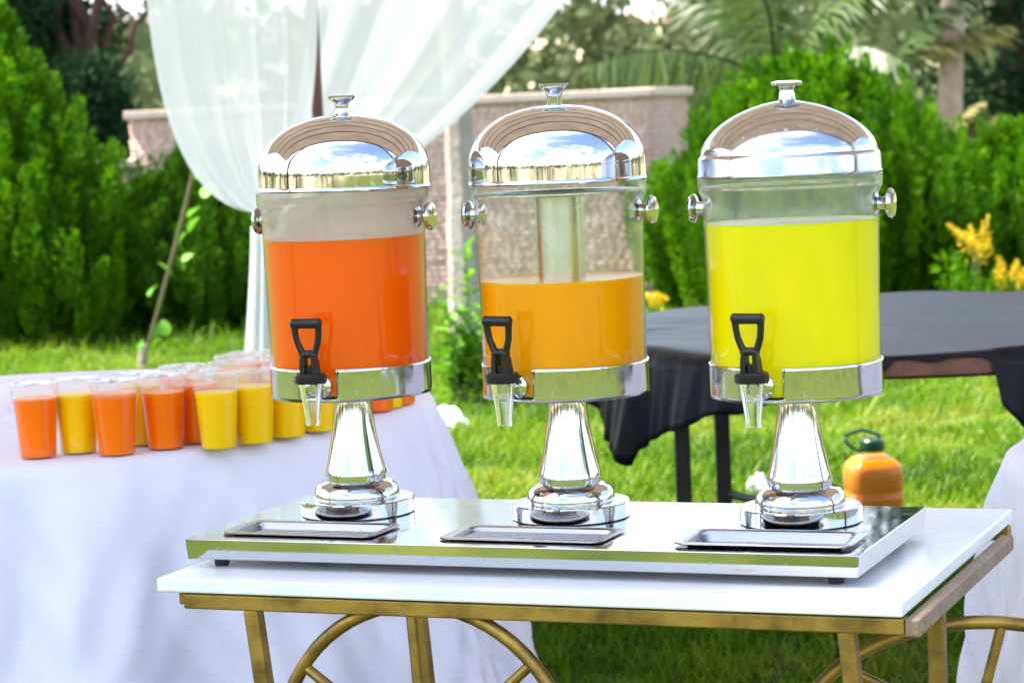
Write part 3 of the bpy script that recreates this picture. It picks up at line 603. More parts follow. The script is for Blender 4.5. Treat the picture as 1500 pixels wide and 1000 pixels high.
def drape(name, label, edgeA, edgeB, Y, folds, amp, seed, nu=150, nv=60, topy=None):
    """gathered voile: strands run from a wide heading down to one tie"""
    rg = np.random.default_rng(seed); V = []; ph = rg.uniform(0, 6.28, 6)
    for v in np.linspace(0, 1, nv):
        q = []
        for E in (edgeA, edgeB):
            P0, P1, P2 = [np.array(p, float) for p in E]; q.append((1 - v) ** 2 * P0 + 2 * v * (1 - v) * P1 + v * v * P2)
        for u in np.linspace(0, 1, nu):
            uu = u + 0.012 * math.sin(u * 31 + 3 * v + ph[0])
            p = q[0] * (1 - uu) + q[1] * uu
            p = p + np.array([0, 1]) * 0
            f = math.sin(u * folds * 6.283 + ph[1] + 0.8 * math.sin(u * 9 + ph[2])) * 0.6 + math.sin(u * folds * 2.3 * 6.283 + ph[3] + 2 * v) * 0.25 + math.sin(u * folds * 0.37 * 6.283 + ph[4]) * 0.5
            a = amp * (0.35 + 0.65 * v) * min(1, 8 * u * (1 - u) + 0.25)
            V.append(dep(p[0], p[1], Y + f * a))
    V = np.array(V); i, j = np.meshgrid(np.arange(nv - 1), np.arange(nu - 1), indexing='ij')
    Fq = np.stack([i * nu + j, i * nu + j + 1, (i + 1) * nu + j + 1, (i + 1) * nu + j], -1).reshape(-1, 4)
    o = link(name, arr_mesh(name, V, Fq, smooth=True), M['voile']); return tag(o, label, 'drape', 'white voile drapes on the canopy')
drape('voile_drape', 'sheer white drape gathered down the left side of the canopy pole', [(205, -330), (185, 300), (378, 312)], [(425, -330), (512, 150), (402, 330)], YP - 0.12, 4.5, 0.022, 71)
drape('voile_drape', 'sheer white drape sweeping from upper right down to the tie behind the orange dispenser', [(466, -330), (474, 60), (392, 312)], [(1010, -330), (800, 186), (392, 340)], YP + 0.10, 2.2, 0.02, 72)
# tail of the drapes below the tie, down to the grass
V = []; nu, nv = 70, 30; gz = dep(392, 330, YP)
for v in np.linspace(0, 1, nv):
    for u in np.linspace(-1, 1, nu):
        w_ = 0.05 + 0.10 * v ** 1.4; ln = gz[2] - 0.01
        V.append((gz[0] - 0.03 * v + u * w_, YP + 0.035 * math.sin(u * 14 + 1.5 * v) * (0.4 + v), gz[2] - ln * v))
V = np.array(V); i, j = np.meshgrid(np.arange(nv - 1), np.arange(nu - 1), indexing='ij')
Fq = np.stack([i * nu + j, i * nu + j + 1, (i + 1) * nu + j + 1, (i + 1) * nu + j], -1).reshape(-1, 4)
o = link('drape_tail', arr_mesh('drape_tail', V, Fq, smooth=True), sheer('white_voile_gathered', 0.9, col=(0.74, 0.77, 0.77))); tag(o, 'gathered white drape tail hanging to the grass beside the orange dispenser', 'drape', 'white voile drapes on the canopy')

# ------------------------------------------------------------------ guy rope with leaf garland
M['rope'] = plain('tan_rope', (0.32, 0.26, 0.18), (0.24, 0.19, 0.13), 60, rough=0.9, bump=0.5)
M['ivy'] = leafmat('plastic_ivy_leaf', [(0.07, 0.22, 0.01), (0.12, 0.31, 0.02), (0.18, 0.38, 0.04)], trans=0.35, gloss=0.02, attr=False)
st = at(210, 542, 0); topp = np.array([pole_p[0], YP, 2.55])
rope = thing('guy_rope', 'tan guy rope slanting from a ground stake up to the canopy', 'rope', tuple(st))
mb = MB(); mb.tube([(0, 0, 0.04)] + [tuple((topp - st) * t + np.array([0, 0, 0.04 - 0.12 * math.sin(math.pi * t)])) for t in (0.2, .4, .6, .8)] + [tuple(topp - st - np.array([0, 0, .02]))], 0.0095, 8); mb.build('cord', M['rope'], rope)
mb = MB(); mb.tube([(-0.01, 0, -0.05), (0.005, 0, 0.14)], [0.028, 0.022], 8); mb.build('stake', M['bark_grey'], rope)
garland = thing('leaf_garland', 'string of bright green ivy leaves wound along the guy rope', 'garland', tuple(st))
def leaf_mesh(name, L, Wd, cup=0.15):
    V = []; Fc = []; n = 7
    for k in range(n):
        t = k / (n - 1); w = Wd * math.sin(math.pi * min(1, t * 0.92 + 0.06)) ** 0.7 * (1.15 - 0.5 * t) * (0 if k == n - 1 else 1)
        z = -cup * L * t * t
        V += [(-w, t * L, z + w * 0.35), (0, t * L, z), (w, t * L, z + w * 0.35)]
    for k in range(n - 1):
        a = 3 * k; Fc += [(a, a + 1, a + 4, a + 3), (a + 1, a + 2, a + 5, a + 4)]
    me = bpy.data.meshes.new(name); me.from_pydata(V, [], Fc); me.update(); me.polygons.foreach_set('use_smooth', np.ones(len(me.polygons), bool)); return me
ivy = leaf_mesh('ivy_leaf', 0.085, 0.036); ivy.materials.append(M['ivy'])
for (lx, ly, s) in [(300, 290, 1.3), (277, 318, 1.0), (277, 340, 1.1), (263, 358, .9), (250, 402, 1.1), (268, 396, 1.0), (268, 383, .8), (220, 433, 1.0), (232, 492, .9), (243, 492, 1.1), (222, 508, .9), (288, 262, .9), (205, 515, .8), (300, 215, 1.0), (318, 160, 1.1), (330, 120, 1.2), (345, 60, 1.2), (392, 40, 1.1), (365, 90, 1.1), (385, 25, 1.2)]:
    ry = (540 - ly) / 970.0; Yl = st[1] + (topp[1] - st[1]) * min(max(ry, 0), .6) - 0.05
    p = dep(lx, ly, Yl) - st
    link('leaf', ivy, None, garland, loc=tuple(p), rot=(R(random.uniform(40, 100)), R(random.uniform(-30, 30)), R(random.uniform(-120, 120))), scale=(s, s, s))

# ------------------------------------------------------------------ leafy plant between the dispensers, bag, yellow flowers
M['plant_leaf'] = leafmat('broad_green_leaf', [(0.05, 0.16, 0.006), (0.09, 0.24, 0.010), (0.14, 0.30, 0.02)], trans=0.4, gloss=0.02, attr=False)
M['stem'] = plain('green_stem', (0.10, 0.16, 0.04), (0.14, 0.2, 0.05), 40, rough=0.7)
pl = leaf_mesh('broad_leaf', 0.13, 0.024); pl.materials.append(M['plant_leaf'])
pb = at(680, 596, 0); plant = thing('leafy_shrub', 'young leafy green shrub growing between the orange and amber dispensers', 'shrub', tuple(pb)); rg = np.random.default_rng(81)
for k, (tx, ty, nl) in enumerate([(682, 365, 34), (648, 420, 22), (708, 430, 26), (665, 470, 24), (700, 500, 24), (650, 520, 20), (720, 520, 18), (675, 540, 18)]):
    tp = dep(tx, ty, pb[1] + rg.uniform(-.15, .15)) - pb; b0 = np.array([tp[0] * 0.35, tp[1] * .4, 0.0])
    mb = MB(); mb.tube([tuple(b0), tuple((b0 + tp) / 2 + np.array([.02, 0, 0])), tuple(tp)], [.007, .005, .003], 6); mb.build('stem', M['stem'], plant)
    for q in range(nl):
        t = 0.2 + 0.8 * (q + rg.random()) / nl; pp = b0 + (tp - b0) * t; a = q * 2.4 + rg.normal() * .3; s = rg.uniform(.7, 1.15) * (1.1 - .35 * t)
        link('leaf', pl, None, plant, loc=tuple(pp), rot=(R(rg.uniform(10, 55)), R(rg.uniform(-15, 15)), a), scale=(s, s, s))
def crumple(name, label, cat, loc, size, mat, seed):
    rg = np.random.default_rng(seed); n, m = 26, 14; V = []; Fc = []; ph = rg.uniform(0, 6.28, 12)
    for i in range(m + 1):
        th = math.pi / 2 * i / m
        for j in range(n):
            a = 2 * math.pi * j / n
            k = 1 + .22 * math.sin(3 * a + ph[0]) + .16 * math.sin(5 * a + ph[1] + 2 * th) + .10 * math.sin(9 * a + ph[2] + 5 * th)
            V.append((size[0] * math.sin(th) * math.cos(a) * k, size[1] * math.sin(th) * math.sin(a) * k, size[2] * math.cos(th) * (1 + .35 * math.sin(2 * a + ph[3] + 3 * th) + .2 * math.sin(7 * a + ph[4])) if i < m else -.01))
    for i in range(m):
        for j in range(n): Fc.append((i * n + j, (i + 1) * n + j, (i + 1) * n + (j + 1) % n, i * n + (j + 1) % n))
    o = link(name, arr_mesh(name, V, Fc, smooth=True), mat, loc=tuple(loc)); return tag(o, label, cat)
M['white_bag'] = plain('white_plastic_film', (0.80, 0.82, 0.85), (0.74, 0.76, 0.8), 8, rough=0.35, bump=0.3)
crumple('plastic_bag', 'crumpled white plastic bag lying on the grass near the leafy shrub', 'bag', at(657, 628, 0), (0.10, .07, .065), M['white_bag'], 5)
crumple('plastic_scrap', 'small white scrap on the grass beside the yellow dispenser stem', 'litter', at(1112, 722, 0), (0.035, .03, .05), M['white_bag'], 9)
M['yellow_flower'] = leafmat('yellow_florets', [(0.75, 0.50, 0.01), (0.85, 0.62, 0.02), (0.9, 0.72, 0.06)], trans=0.3, gloss=0.02)
def flowers(label, px, py, Y, plumes, seed, zbase=0.0):
    rg = np.random.default_rng(seed); c = dep(px, py, Y); rt = thing('flowering_plant', label, 'flower', (c[0], Y, 0), 0, 'yellow flowering plants'); b = np.array([c[0], Y, 0])
    V, Fc, at_ = clump_leaves(np.array([[0, 0, max(c[2] - .25, .08)]]) + rg.normal(size=(5, 3)) * np.array([.12, .08, .08]), 0.12, 40, 0.07, 0.02, rg, up=.6)
    for (ax, ay, bx, by) in plumes:
        p0 = dep(ax, ay, Y) - b; p1 = dep(bx, by, Y + rg.uniform(-.05, .05)) - b
        mb = MB(); mb.tube([(p0[0] * .4, 0, 0), tuple(p0), tuple(p1)], [.006, .004, .002], 5); mb.build('stem', M['stem'], rt)
        t = rg.random((90, 1)); C = p0 + (p1 - p0) * t; P = C + rg.normal(size=C.shape) * (0.020 * (1.15 - t)); D = unit(P - C + np.array([0, 0, .02]))
        Vf, Ff = leaf_tris(P, D, rg.uniform(.018, .03, 90), rg.uniform(.012, .02, 90), rg)
        tag(link('flower_head', arr_mesh('florets', Vf, Ff, attr=np.repeat(rg.random(90), 4)), M['yellow_flower'], rt), kind='stuff')
    link('foliage', arr_mesh('foliage', V, Fc, attr=at_), M['thuja'], rt)
flowers('golden flower plume against the big dome-shaped bush right of the yellow dispenser', 1420, 345, 14.3, [(1430, 375, 1388, 330), (1430, 378, 1420, 335), (1432, 370, 1448, 320), (1435, 380, 1450, 352), (1425, 360, 1400, 340)], 91)
flowers('golden flower plume at the right edge below the taller plume', 1475, 400, 14.2, [(1475, 420, 1462, 380), (1480, 420, 1490, 385), (1490, 425, 1505, 395), (1470, 425, 1458, 400), (1495, 425, 1515, 410)], 92)
flowers('low yellow flowers on the grass under the black-covered table', 1330, 552, 11.6, [(1300, 560, 1290, 545), (1320, 560, 1318, 542), (1340, 562, 1345, 545), (1355, 562, 1368, 552)], 93)
flowers('small yellow flowers beside the amber dispenser at the edge of the black table', 955, 440, 14.4, [(950, 446, 945, 434), (958, 446, 962, 434), (966, 446, 972, 437)], 94)

# ------------------------------------------------------------------ black-covered round table
bc = np.array([0.95, 6.1]); BR_ = 0.82; BZ = 0.75
bt = thing('round_table', 'round wooden table with dark legs under the black cloth', 'table', (bc[0], bc[1], 0))
mb = MB(); mb.lathe([(0, BZ - .046), (BR_ - .012, BZ - .046), (BR_, BZ - .038), (BR_, BZ - .006), (BR_ - .006, BZ), (0, BZ)], 96); mb.build('tabletop', M['dark_wood'], bt)
for (px, Yl) in ((1001, 6.52), (1060, 6.72), (1560, 6.3), (1600, 6.6)):
    q = dep(px, 700, Yl); x, y = q[0] - bc[0], Yl - bc[1]; mb = MB(); mb.box(x - .02, x + .02, y - .02, y + .02, 0, BZ - .048); mb.build('leg', M['dark_leg'], bt, bevel=.003, smooth=False)
c0_ = dep(1064, 722, 6.72); c1_ = dep(1190, 752, 6.5)
mb = MB(); mb.tube([(c0_[0] - bc[0], c0_[1] - bc[1], c0_[2]), (c1_[0] - bc[0], c1_[1] - bc[1], c1_[2]), (c1_[0] - bc[0] + .4, c1_[1] - bc[1], c1_[2] - .1)], .012, 8); mb.build('crossbar', M['dark_leg'], bt)
hem = [(820, 560), (867, 590), (888, 612), (892, 638), (932, 686), (937, 660), (950, 652), (970, 648), (990, 632), (1030, 620), (1060, 610), (1140, 597), (1240, 588), (1290, 552), (1325, 522), (1450, 518), (1462, 590), (1500, 640), (1560, 650), (1700, 640)]
hx = [h[0] for h in hem]; hy = [h[1] for h in hem]
V = []; Fc = []; na_ = 720; rings = [(0, 0), (.25, 0), (.5, 0), (.7, 0), (.85, 0), (.95, 0), (.99, 0), (1.006, .2), (1.012, 1)]
drops = []
for k in range(na_):
    a = 2 * math.pi * k / na_; P = np.array([bc[0] + BR_ * math.cos(a), bc[1] + BR_ * math.sin(a), BZ]); px, py = pj(P)
    if P[1] < bc[1] + .05:
        hyy = np.interp(px, hx, hy); ppm = F_PX / P[1]; d = max(0.008, (hyy - py) / ppm)
    else: d = 0.14 + .05 * math.sin(3 * a)
    drops.append(d + .006 * math.sin(a * 37))
drops = np.array(drops); drops[-1] = drops[0]
sk = 10; TOPR = (.0, .03, .08, .15, .23, .32, .41, .5, .59, .68, .77, .85, .92, .985)
for k in range(na_):
    a = 2 * math.pi * k / na_
    for fr_ in TOPR:
        x_, y_ = fr_ * BR_ * math.cos(a), fr_ * BR_ * math.sin(a)
        wr = .003 * math.sin(9 * x_ + 5 * math.sin(4 * y_)) + .0022 * math.sin(17 * y_ + 6 * x_) + .004 * math.exp(-((y_ + .35 + .12 * math.sin(3 * x_)) / .025) ** 2) + .004 * math.exp(-((y_ - .15 - .25 * x_) / .02) ** 2) + .004 * math.exp(-((x_ + .45 + .3 * y_) / .022) ** 2)
        V.append((x_, y_, BZ + .010 + wr * min(1, fr_ * 5)))
    for s in range(sk):
        t = (s + 1) / sk; d = drops[k]; fold = (.020 * math.sin(a * 24 + 1.3 * math.sin(a * 7)) + .010 * math.sin(a * 57 + 1 + 2 * t) + .005 * math.sin(a * 131 + 3 * t)) * min(1, d * 4) * t
        rr_ = BR_ + .008 + fold + .035 * t * min(1, d * 3)
        V.append((rr_ * math.cos(a), rr_ * math.sin(a), BZ + .004 - d * t))
nr = len(TOPR) + sk
for k in range(na_):
    k2 = (k + 1) % na_
    for s in range(nr - 1): Fc.append((k * nr + s, k * nr + s + 1, k2 * nr + s + 1, k2 * nr + s))
me = arr_mesh('black_tablecloth', V, Fc, smooth=True)
o = link('tablecloth', me, M['black_cloth'], loc=(bc[0], bc[1], 0)); tag(o, 'black satin cloth hanging unevenly over the round table behind the dispensers', 'tablecloth')
sm = o.modifiers.new('thickness', 'SOLIDIFY'); sm.thickness = .0008; sm.offset = 1

# ------------------------------------------------------------------ juice bottle on the grass
M['bottle'] = clear('bottle_plastic', tint=(0.98, 0.93, 0.82), haze=0.12, haze_col=(0.9, 0.7, 0.4), ior=1.4, rough=.08)
M['bottle_juice'] = liquid('bottled_orange_juice', (0.62, 0.22, 0.0))
M['green_cap'] = plain('dark_green_plastic', (0.008, 0.055, 0.03), (0.012, 0.07, 0.04), 40, rough=.35, bump=.02)
qb = at(1281, 768, 0); bot = thing('juice_bottle', 'big plastic bottle of orange juice with dark green cap on the grass', 'bottle', tuple(qb), R(8)); bot.scale = (1, 1, 1.1)
def sqlathe(prof, pw=5.0, n=56, rx=1.0, ry=1.0):
    mb = MB(); V = []; Fc = []
    for r, z in prof:
        for k in range(n):
            a = 2 * math.pi * k / n; c, s = math.cos(a), math.sin(a); e = (abs(c) ** pw + abs(s) ** pw) ** (-1 / pw)
            V.append((r * e * c * rx, r * e * s * ry, z))
    for i in range(len(prof) - 1):
        for k in range(n): Fc.append((i * n + k, i * n + (k + 1) % n, (i + 1) * n + (k + 1) % n, (i + 1) * n + k))
    Fc += [tuple(range(n - 1, -1, -1)), tuple((len(prof) - 1) * n + k for k in range(n))]
    return mb.add(V, Fc)
bp_ = [(.070, 0), (.080, .006), (.083, .02), (.083, .05), (.080, .055), (.083, .06), (.083, .09), (.080, .095), (.083, .10), (.083, .148), (.081, .160), (.074, .172), (.060, .184), (.042, .194), (.031, .201), (.030, .215)]
sqlathe(bp_).build('body', M['bottle'], bot)
sqlathe([(max(r - .003, .01), z + .003) for r, z in bp_[:-3]]).build('juice', M['bottle_juice'], bot)
mb = MB(); mb.lathe([(0, .206), (.036, .206), (.038, .210), (.036, .236), (.031, .241), (.022, .241), (.020, .237), (0, .237)], 40); cp = mb.build('cap', M['green_cap'], bot)
mb = MB(); mb.tube([(.036 * math.cos(a), .036 * math.sin(a), .207) for a in np.linspace(.4, 2.7, 10)] , .005, 8)
mb.tube([(.036, .01, .212), (.020, .0, .252), (-.030, .0, .268), (-.080, .0, .256), (-.086, .0, .242), (-.060, .0, .218), (-.034, .0, .206)], .0055, 10); mb.build('handle', M['green_cap'], bot)

# ------------------------------------------------------------------ white round tablecloths
def white_cloth(label, cx, cy, r, z, zb, flare, seed, folds=13):
    rg = np.random.default_rng(seed); n = 540; V = []; Fc = []; ph = rg.uniform(0, 6.28, 8); sk = 44; top = [0, .4, .75, .93, .985]
    for k in range(n):
        a = 2 * math.pi * k / n
        for f in top: V.append((f * r * math.cos(a), f * r * math.sin(a), z + (.0012 * math.sin(13 * f * math.cos(a) + ph[0]) * math.sin(11 * f * math.sin(a) + ph[1])) * (f < .9)))
        for s in range(sk):
            t = (s + .35) / (sk - .65)
            fo = math.sin(a * folds + ph[2] + 1.1 * math.sin(a * 4 + ph[3]) + 2.2 * t) * .62 + math.sin(a * folds * 1.73 + ph[4] - .5 * t) * .3 + .16 * math.sin(a * folds * 3.9 + ph[5] + 2 * t)
            amp = flare * .62 * (0.16 * min(1, t * 9) + t ** 1.1) * (0.6 + .4 * math.sin(a * 3 + ph[6]))
            rr_ = r * (1.0 + .006 * min(1, t * 12)) + flare * t ** .9 + fo * amp + .007 * math.sin(13 * t + 41 * a + 2.5 * math.sin(7 * a + 5 * t) + ph[7]) * min(1, 4 * t) + .004 * math.sin(31 * t - 63 * a + ph[1]) * min(1, 4 * t)
            V.append((rr_ * math.cos(a), rr_ * math.sin(a), z - .003 - (z - zb) * t))
    nr = len(top) + sk
    for k in range(n):
        k2 = (k + 1) % n
        for s in range(nr - 1): Fc.append((k * nr + s, k * nr + s + 1, k2 * nr + s + 1, k2 * nr + s))
    o = link('tablecloth', arr_mesh('white_tablecloth', V, Fc, smooth=True), M['linen'], loc=(cx, cy, 0)); tag(o, label, 'tablecloth')
    sm = o.modifiers.new('thickness', 'SOLIDIFY'); sm.thickness = .002; sm.offset = -1; return o
WC = (-1.0, 4.98); WR = 0.835
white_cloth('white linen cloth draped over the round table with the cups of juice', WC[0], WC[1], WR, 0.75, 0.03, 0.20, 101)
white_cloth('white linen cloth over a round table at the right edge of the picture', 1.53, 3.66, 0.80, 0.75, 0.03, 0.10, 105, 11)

# ------------------------------------------------------------------ cups of juice
CUP_H = 0.127
def cup_proto(name, juice, level):
    rt = thing(name, '', 'cup')
    def rad(z): return .0305 + (.0405 - .0305) * z / CUP_H
    prof = [(0, .0008), (rad(0) - .001, .0008), (rad(0), 0.0), (rad(.012), .012), (rad(.05), .05), (rad(.088), .088), (rad(.089) + .0012, .089), (rad(.121) + .0012, .121), (.0435, .1225), (.0442, .125), (.0435, .1268), (.0415, .1262), (rad(.118) - .0006, .118), (rad(.05) - .0012, .05), (rad(.002) - .0010, .002), (0, .002)]
    mb = MB(); mb.lathe(prof, 40); mb.build('cup_wall', M['cup'], rt)
    mb = MB(); mb.lathe([(0, .0024), (rad(.0024) - .0013, .0024), (rad(level) - .0016, level), (rad(level) - .005, level - .001), (0, level - .001)], 40); mb.build('juice', M[juice], rt)
    # cling film stretched and creased over the mouth
    V = []; Fc = []; n = 40
    for i, f in enumerate((0, .3, .6, .85, 1.0)):
        for k in range(n):
            a = 2 * math.pi * k / n; V.append((.0432 * f * math.cos(a), .0432 * f * math.sin(a), .1272 + (.0015 * math.sin(5 * a + 7 * f) - .0018 * (1 - f * f)) * (f < 1)))
    for i in range(4):
        for k in range(n): Fc.append((i * n + k, (i + 1) * n + k, (i + 1) * n + (k + 1) % n, i * n + (k + 1) % n))
    link('film', arr_mesh('film', V, Fc, smooth=True), M['film'], rt)
    return rt
protos = {'O': [cup_proto('juice_cup', 'cup_orange', q_) for q_ in (.102, .106, .098)], 'Y': [cup_proto('juice_cup', 'cup_yellow', q_) for q_ in (.101, .106, .098)]}
front = [(52, 674, 'O', 'orange juice cup at the left end of the cups, nearest the picture edge'), (112, 667, 'Y', 'yellow juice cup second from the left, between two orange cups'), (168, 670, 'O', 'orange juice cup third from the left at the front of the table'),
         (205, 655, 'Y', 'yellow juice cup mostly hidden behind the third and fourth front cups'), (240, 661, 'O', 'orange juice cup in front, fourth of the front row from the left'), (287, 652, 'O', 'orange juice cup half hidden left of the frontmost yellow cup'),
         (318, 661, 'Y', 'frontmost yellow juice cup in the middle of the cluster'), (372, 653, 'Y', 'yellow juice cup just right of the frontmost yellow cup'), (420, 644, 'Y', 'yellow juice cup below the left edge of the orange dispenser tank'),
         (467, 635, 'Y', 'yellow juice cup under the tap of the orange dispenser'), (508, 622, 'O', 'orange juice cup hidden behind the neck of the orange dispenser'), (551, 606, 'O', 'orange juice cup just right of the orange dispenser neck'),
         (566, 601, 'Y', 'yellow juice cup right of the orange dispenser neck between two orange cups'), (584, 596, 'O', 'rightmost orange juice cup near the edge of the white cloth')]
spots = []; count = {'O': 0, 'Y': 0}; used = set()
def put_cup(x, y, kind, label):
    src = protos[kind][count[kind] % 3]; count[kind] += 1
    o = copy_tree(src) if src.name in used else src; used.add(src.name)
    o.location = (x, y, .7515); o.rotation_euler.z = random.uniform(0, 6.28); s = random.uniform(.985, 1.015); o.scale = (1, 1, s)
    o['label'] = label; o['group'] = 'cups of juice on the white table'; spots.append((x, y))
for px, py, kd, lb in front:
    q = at(px, py, .75); put_cup(q[0], q[1] + .03, kd, lb)
back = [(262, 541), (300, 533), (330, 541), (350, 527), (385, 535), (370, 520), (396, 516), (410, 527), (440, 530), (470, 524), (500, 522), (430, 516), (540, 518)]
lab = ['first', 'second', 'third', 'fourth', 'fifth', 'sixth', 'seventh', 'eighth', 'ninth', 'tenth', 'eleventh', 'twelfth', 'thirteenth']
kk = 0
for px, py in back:
    q = at(px, py, .8785); x, y = q[0], q[1]
    for _ in range(60):
        bad = [(x - a, y - b_) for a, b_ in spots if math.hypot(x - a, y - b_) < .089]
        if not bad: break
        for ddx, ddy in bad: L_ = math.hypot(ddx, ddy) + 1e-6; x += ddx / L_ * .008; y += abs(ddy) / L_ * .006 + .004
    if math.hypot(x - WC[0], y - WC[1]) > WR - .05: continue
    put_cup(x, y, 'O' if kk % 3 != 1 else 'Y', f'juice cup in the back rows, {lab[kk]} from the left behind the front cups'); kk += 1

# ------------------------------------------------------------------ white serving table with gold frame
BX0, BX1, BY0, BY1 = -0.438, 0.4955, -0.0646, 0.568
BT = -0.0381; BB = BT - 0.0175            # board top and bottom, relative to the tray top
t0 = tray_world(0.03, 0.25); tbl = thing('serving_table', 'white-topped serving table on a worn gold metal frame with wheel ornaments', 'table', (t0[0], t0[1], 0), -YAW)
def tl(x, y, z): return (x - 0.03, y - 0.25, ZT + z)
mb = MB(); a = tl(BX0, BY0, BB); c = tl(BX1, BY1, BT); mb.box(a[0], c[0], a[1], c[1], a[2], c[2]); mb.build('tabletop', M['board'], tbl, bevel=.0025, smooth=False)
RB = BB - .0025
def bar(name, x0, x1, y0, y1, z0, z1, mat='gold'):
    a = tl(x0, y0, z0); c = tl(x1, y1, z1); mb = MB(); mb.box(a[0], c[0], a[1], c[1], a[2], c[2]); return mb.build(name, M[mat], tbl, bevel=.002, smooth=False)
bar('rail', -.405, .4955, BY0 + .006, BY0 + .026, RB - .0185, RB)
bar('rail', -.405, .4955, BY1 - .026, BY1 - .006, RB - .0185, RB)
bar('rail', .4965, .513, BY0 + .004, BY1 - .085, RB - .0195, RB, 'edge_grey')
bar('rail', -.425, -.406, BY0 + .03, BY1 - .03, RB - .0185, RB)
def leg(x, y, dx, dy):
    a = tl(x, y, RB - .018); mb = MB(); mb.tube([(a[0] + dx, a[1] + dy, 0), a], .0135, 4, sq=True); return mb.build('leg', M['gold'], tbl, bevel=.002, smooth=False)
leg(-.315, BY0 + .018, .075, .0); leg(.428, BY0 + .018, .06, 0); leg(.499, .085, 0, 0); leg(-.36, .52, .05, 0)
def wheel(cx, cy, cz, r, ang, nsp, tube_r=.0085, phase=0.0, rz=None):
    """ring ornament with spokes, standing in the vertical plane turned by ang"""
    dxy = Vector((math.cos(ang), math.sin(ang), 0)); c = Vector(tl(cx, cy, cz)); P = lambda t, q: c + dxy * (q * math.cos(t)) + Vector((0, 0, q * math.sin(t) * (1 if rz is None else rz / r)))
    mb = MB(); mb.tube([P(2 * math.pi * k / 64, r) for k in range(64)], tube_r, 12, closed=True); w = mb.build('wheel', M['gold'], tbl)
    mb = MB(); mb.tube([c + Vector((-dxy.y, dxy.x, 0)) * .012, c - Vector((-dxy.y, dxy.x, 0)) * .012], .022, 16); mb.build('hub', M['gold'], w)
    for k in range(nsp):
        t = phase + 2 * math.pi * k / nsp; mb = MB(); mb.tube([P(t, .02), P(t, r)], .0065, 10); mb.build('spoke', M['gold'], w)
    return w
wheel(-.095, BY0 + .02, RB - .020 - .178, .192, 0.0, 7, phase=R(93))
wp = dep(1428, 1066, 3.02); cw, sw = math.cos(YAW), math.sin(YAW)
wheel(cw * wp[0] - sw * wp[1] + TX, sw * wp[0] + cw * wp[1] + TY, wp[2] - ZT, .212, YAW, 6, phase=R(200), rz=.131)

# ------------------------------------------------------------------ mirror tray
q = tray_world(0, 0.1717); tray = thing('serving_tray', 'long mirror-polished steel tray standing on the white table', 'tray', (q[0], q[1], ZT - .0381), -YAW)
TW, TD, TH = 0.8641, 0.3434, 0.0262
DX = [-.2946, .0054, .3054]; DY = .2175; PAN_Y = .0765
# folded sheet: the sides lean in a little towards the bottom, three openings for the drip pans
xs = [-TW / 2] + [DX[k] + d for k in range(3) for d in (-.094, .094)] + [TW / 2]; yy = [-TD / 2, PAN_Y - .1717 - .039, PAN_Y - .1717 + .039, TD / 2]
mb = MB(); V = [(x, y, .0381) for y in yy for x in xs]; nx = len(xs); ins = .0023
Fc = [(j * nx + i, j * nx + i + 1, (j + 1) * nx + i + 1, (j + 1) * nx + i) for j in range(3) for i in range(nx - 1) if not (j == 1 and i in (1, 3, 5))]
n0 = len(V); V += [(-TW / 2 + ins, -TD / 2 + ins, .0381 - TH), (TW / 2 - ins, -TD / 2 + ins, .0381 - TH), (TW / 2 - ins, TD / 2 - ins, .0381 - TH), (-TW / 2 + ins, TD / 2 - ins, .0381 - TH)]
Fc += [tuple([n0, n0 + 1] + [i for i in range(nx - 1, -1, -1)]), tuple([n0 + 2, n0 + 3] + [3 * nx + i for i in range(nx)]), tuple([n0 + 1, n0 + 2] + [j * nx + nx - 1 for j in (3, 2, 1, 0)]), tuple([n0 + 3, n0] + [j * nx for j in range(4)]), (n0 + 3, n0 + 2, n0 + 1, n0)]
mb.add(V, Fc); mb.build('tray_body', M['tray'], tray, bevel=.0012, ang=30)
for sx in (-1, 1):
    for sy in (-1, 1):
        mb = MB(); mb.lathe([(0, 0.0005), (.0085, 0.0005), (.0095, .003), (.0095, .0119), (0, .0119)], 20, cx=sx * (TW / 2 - .035), cy=sy * (TD / 2 - .03)); mb.build('foot', M['rubber'], tray)

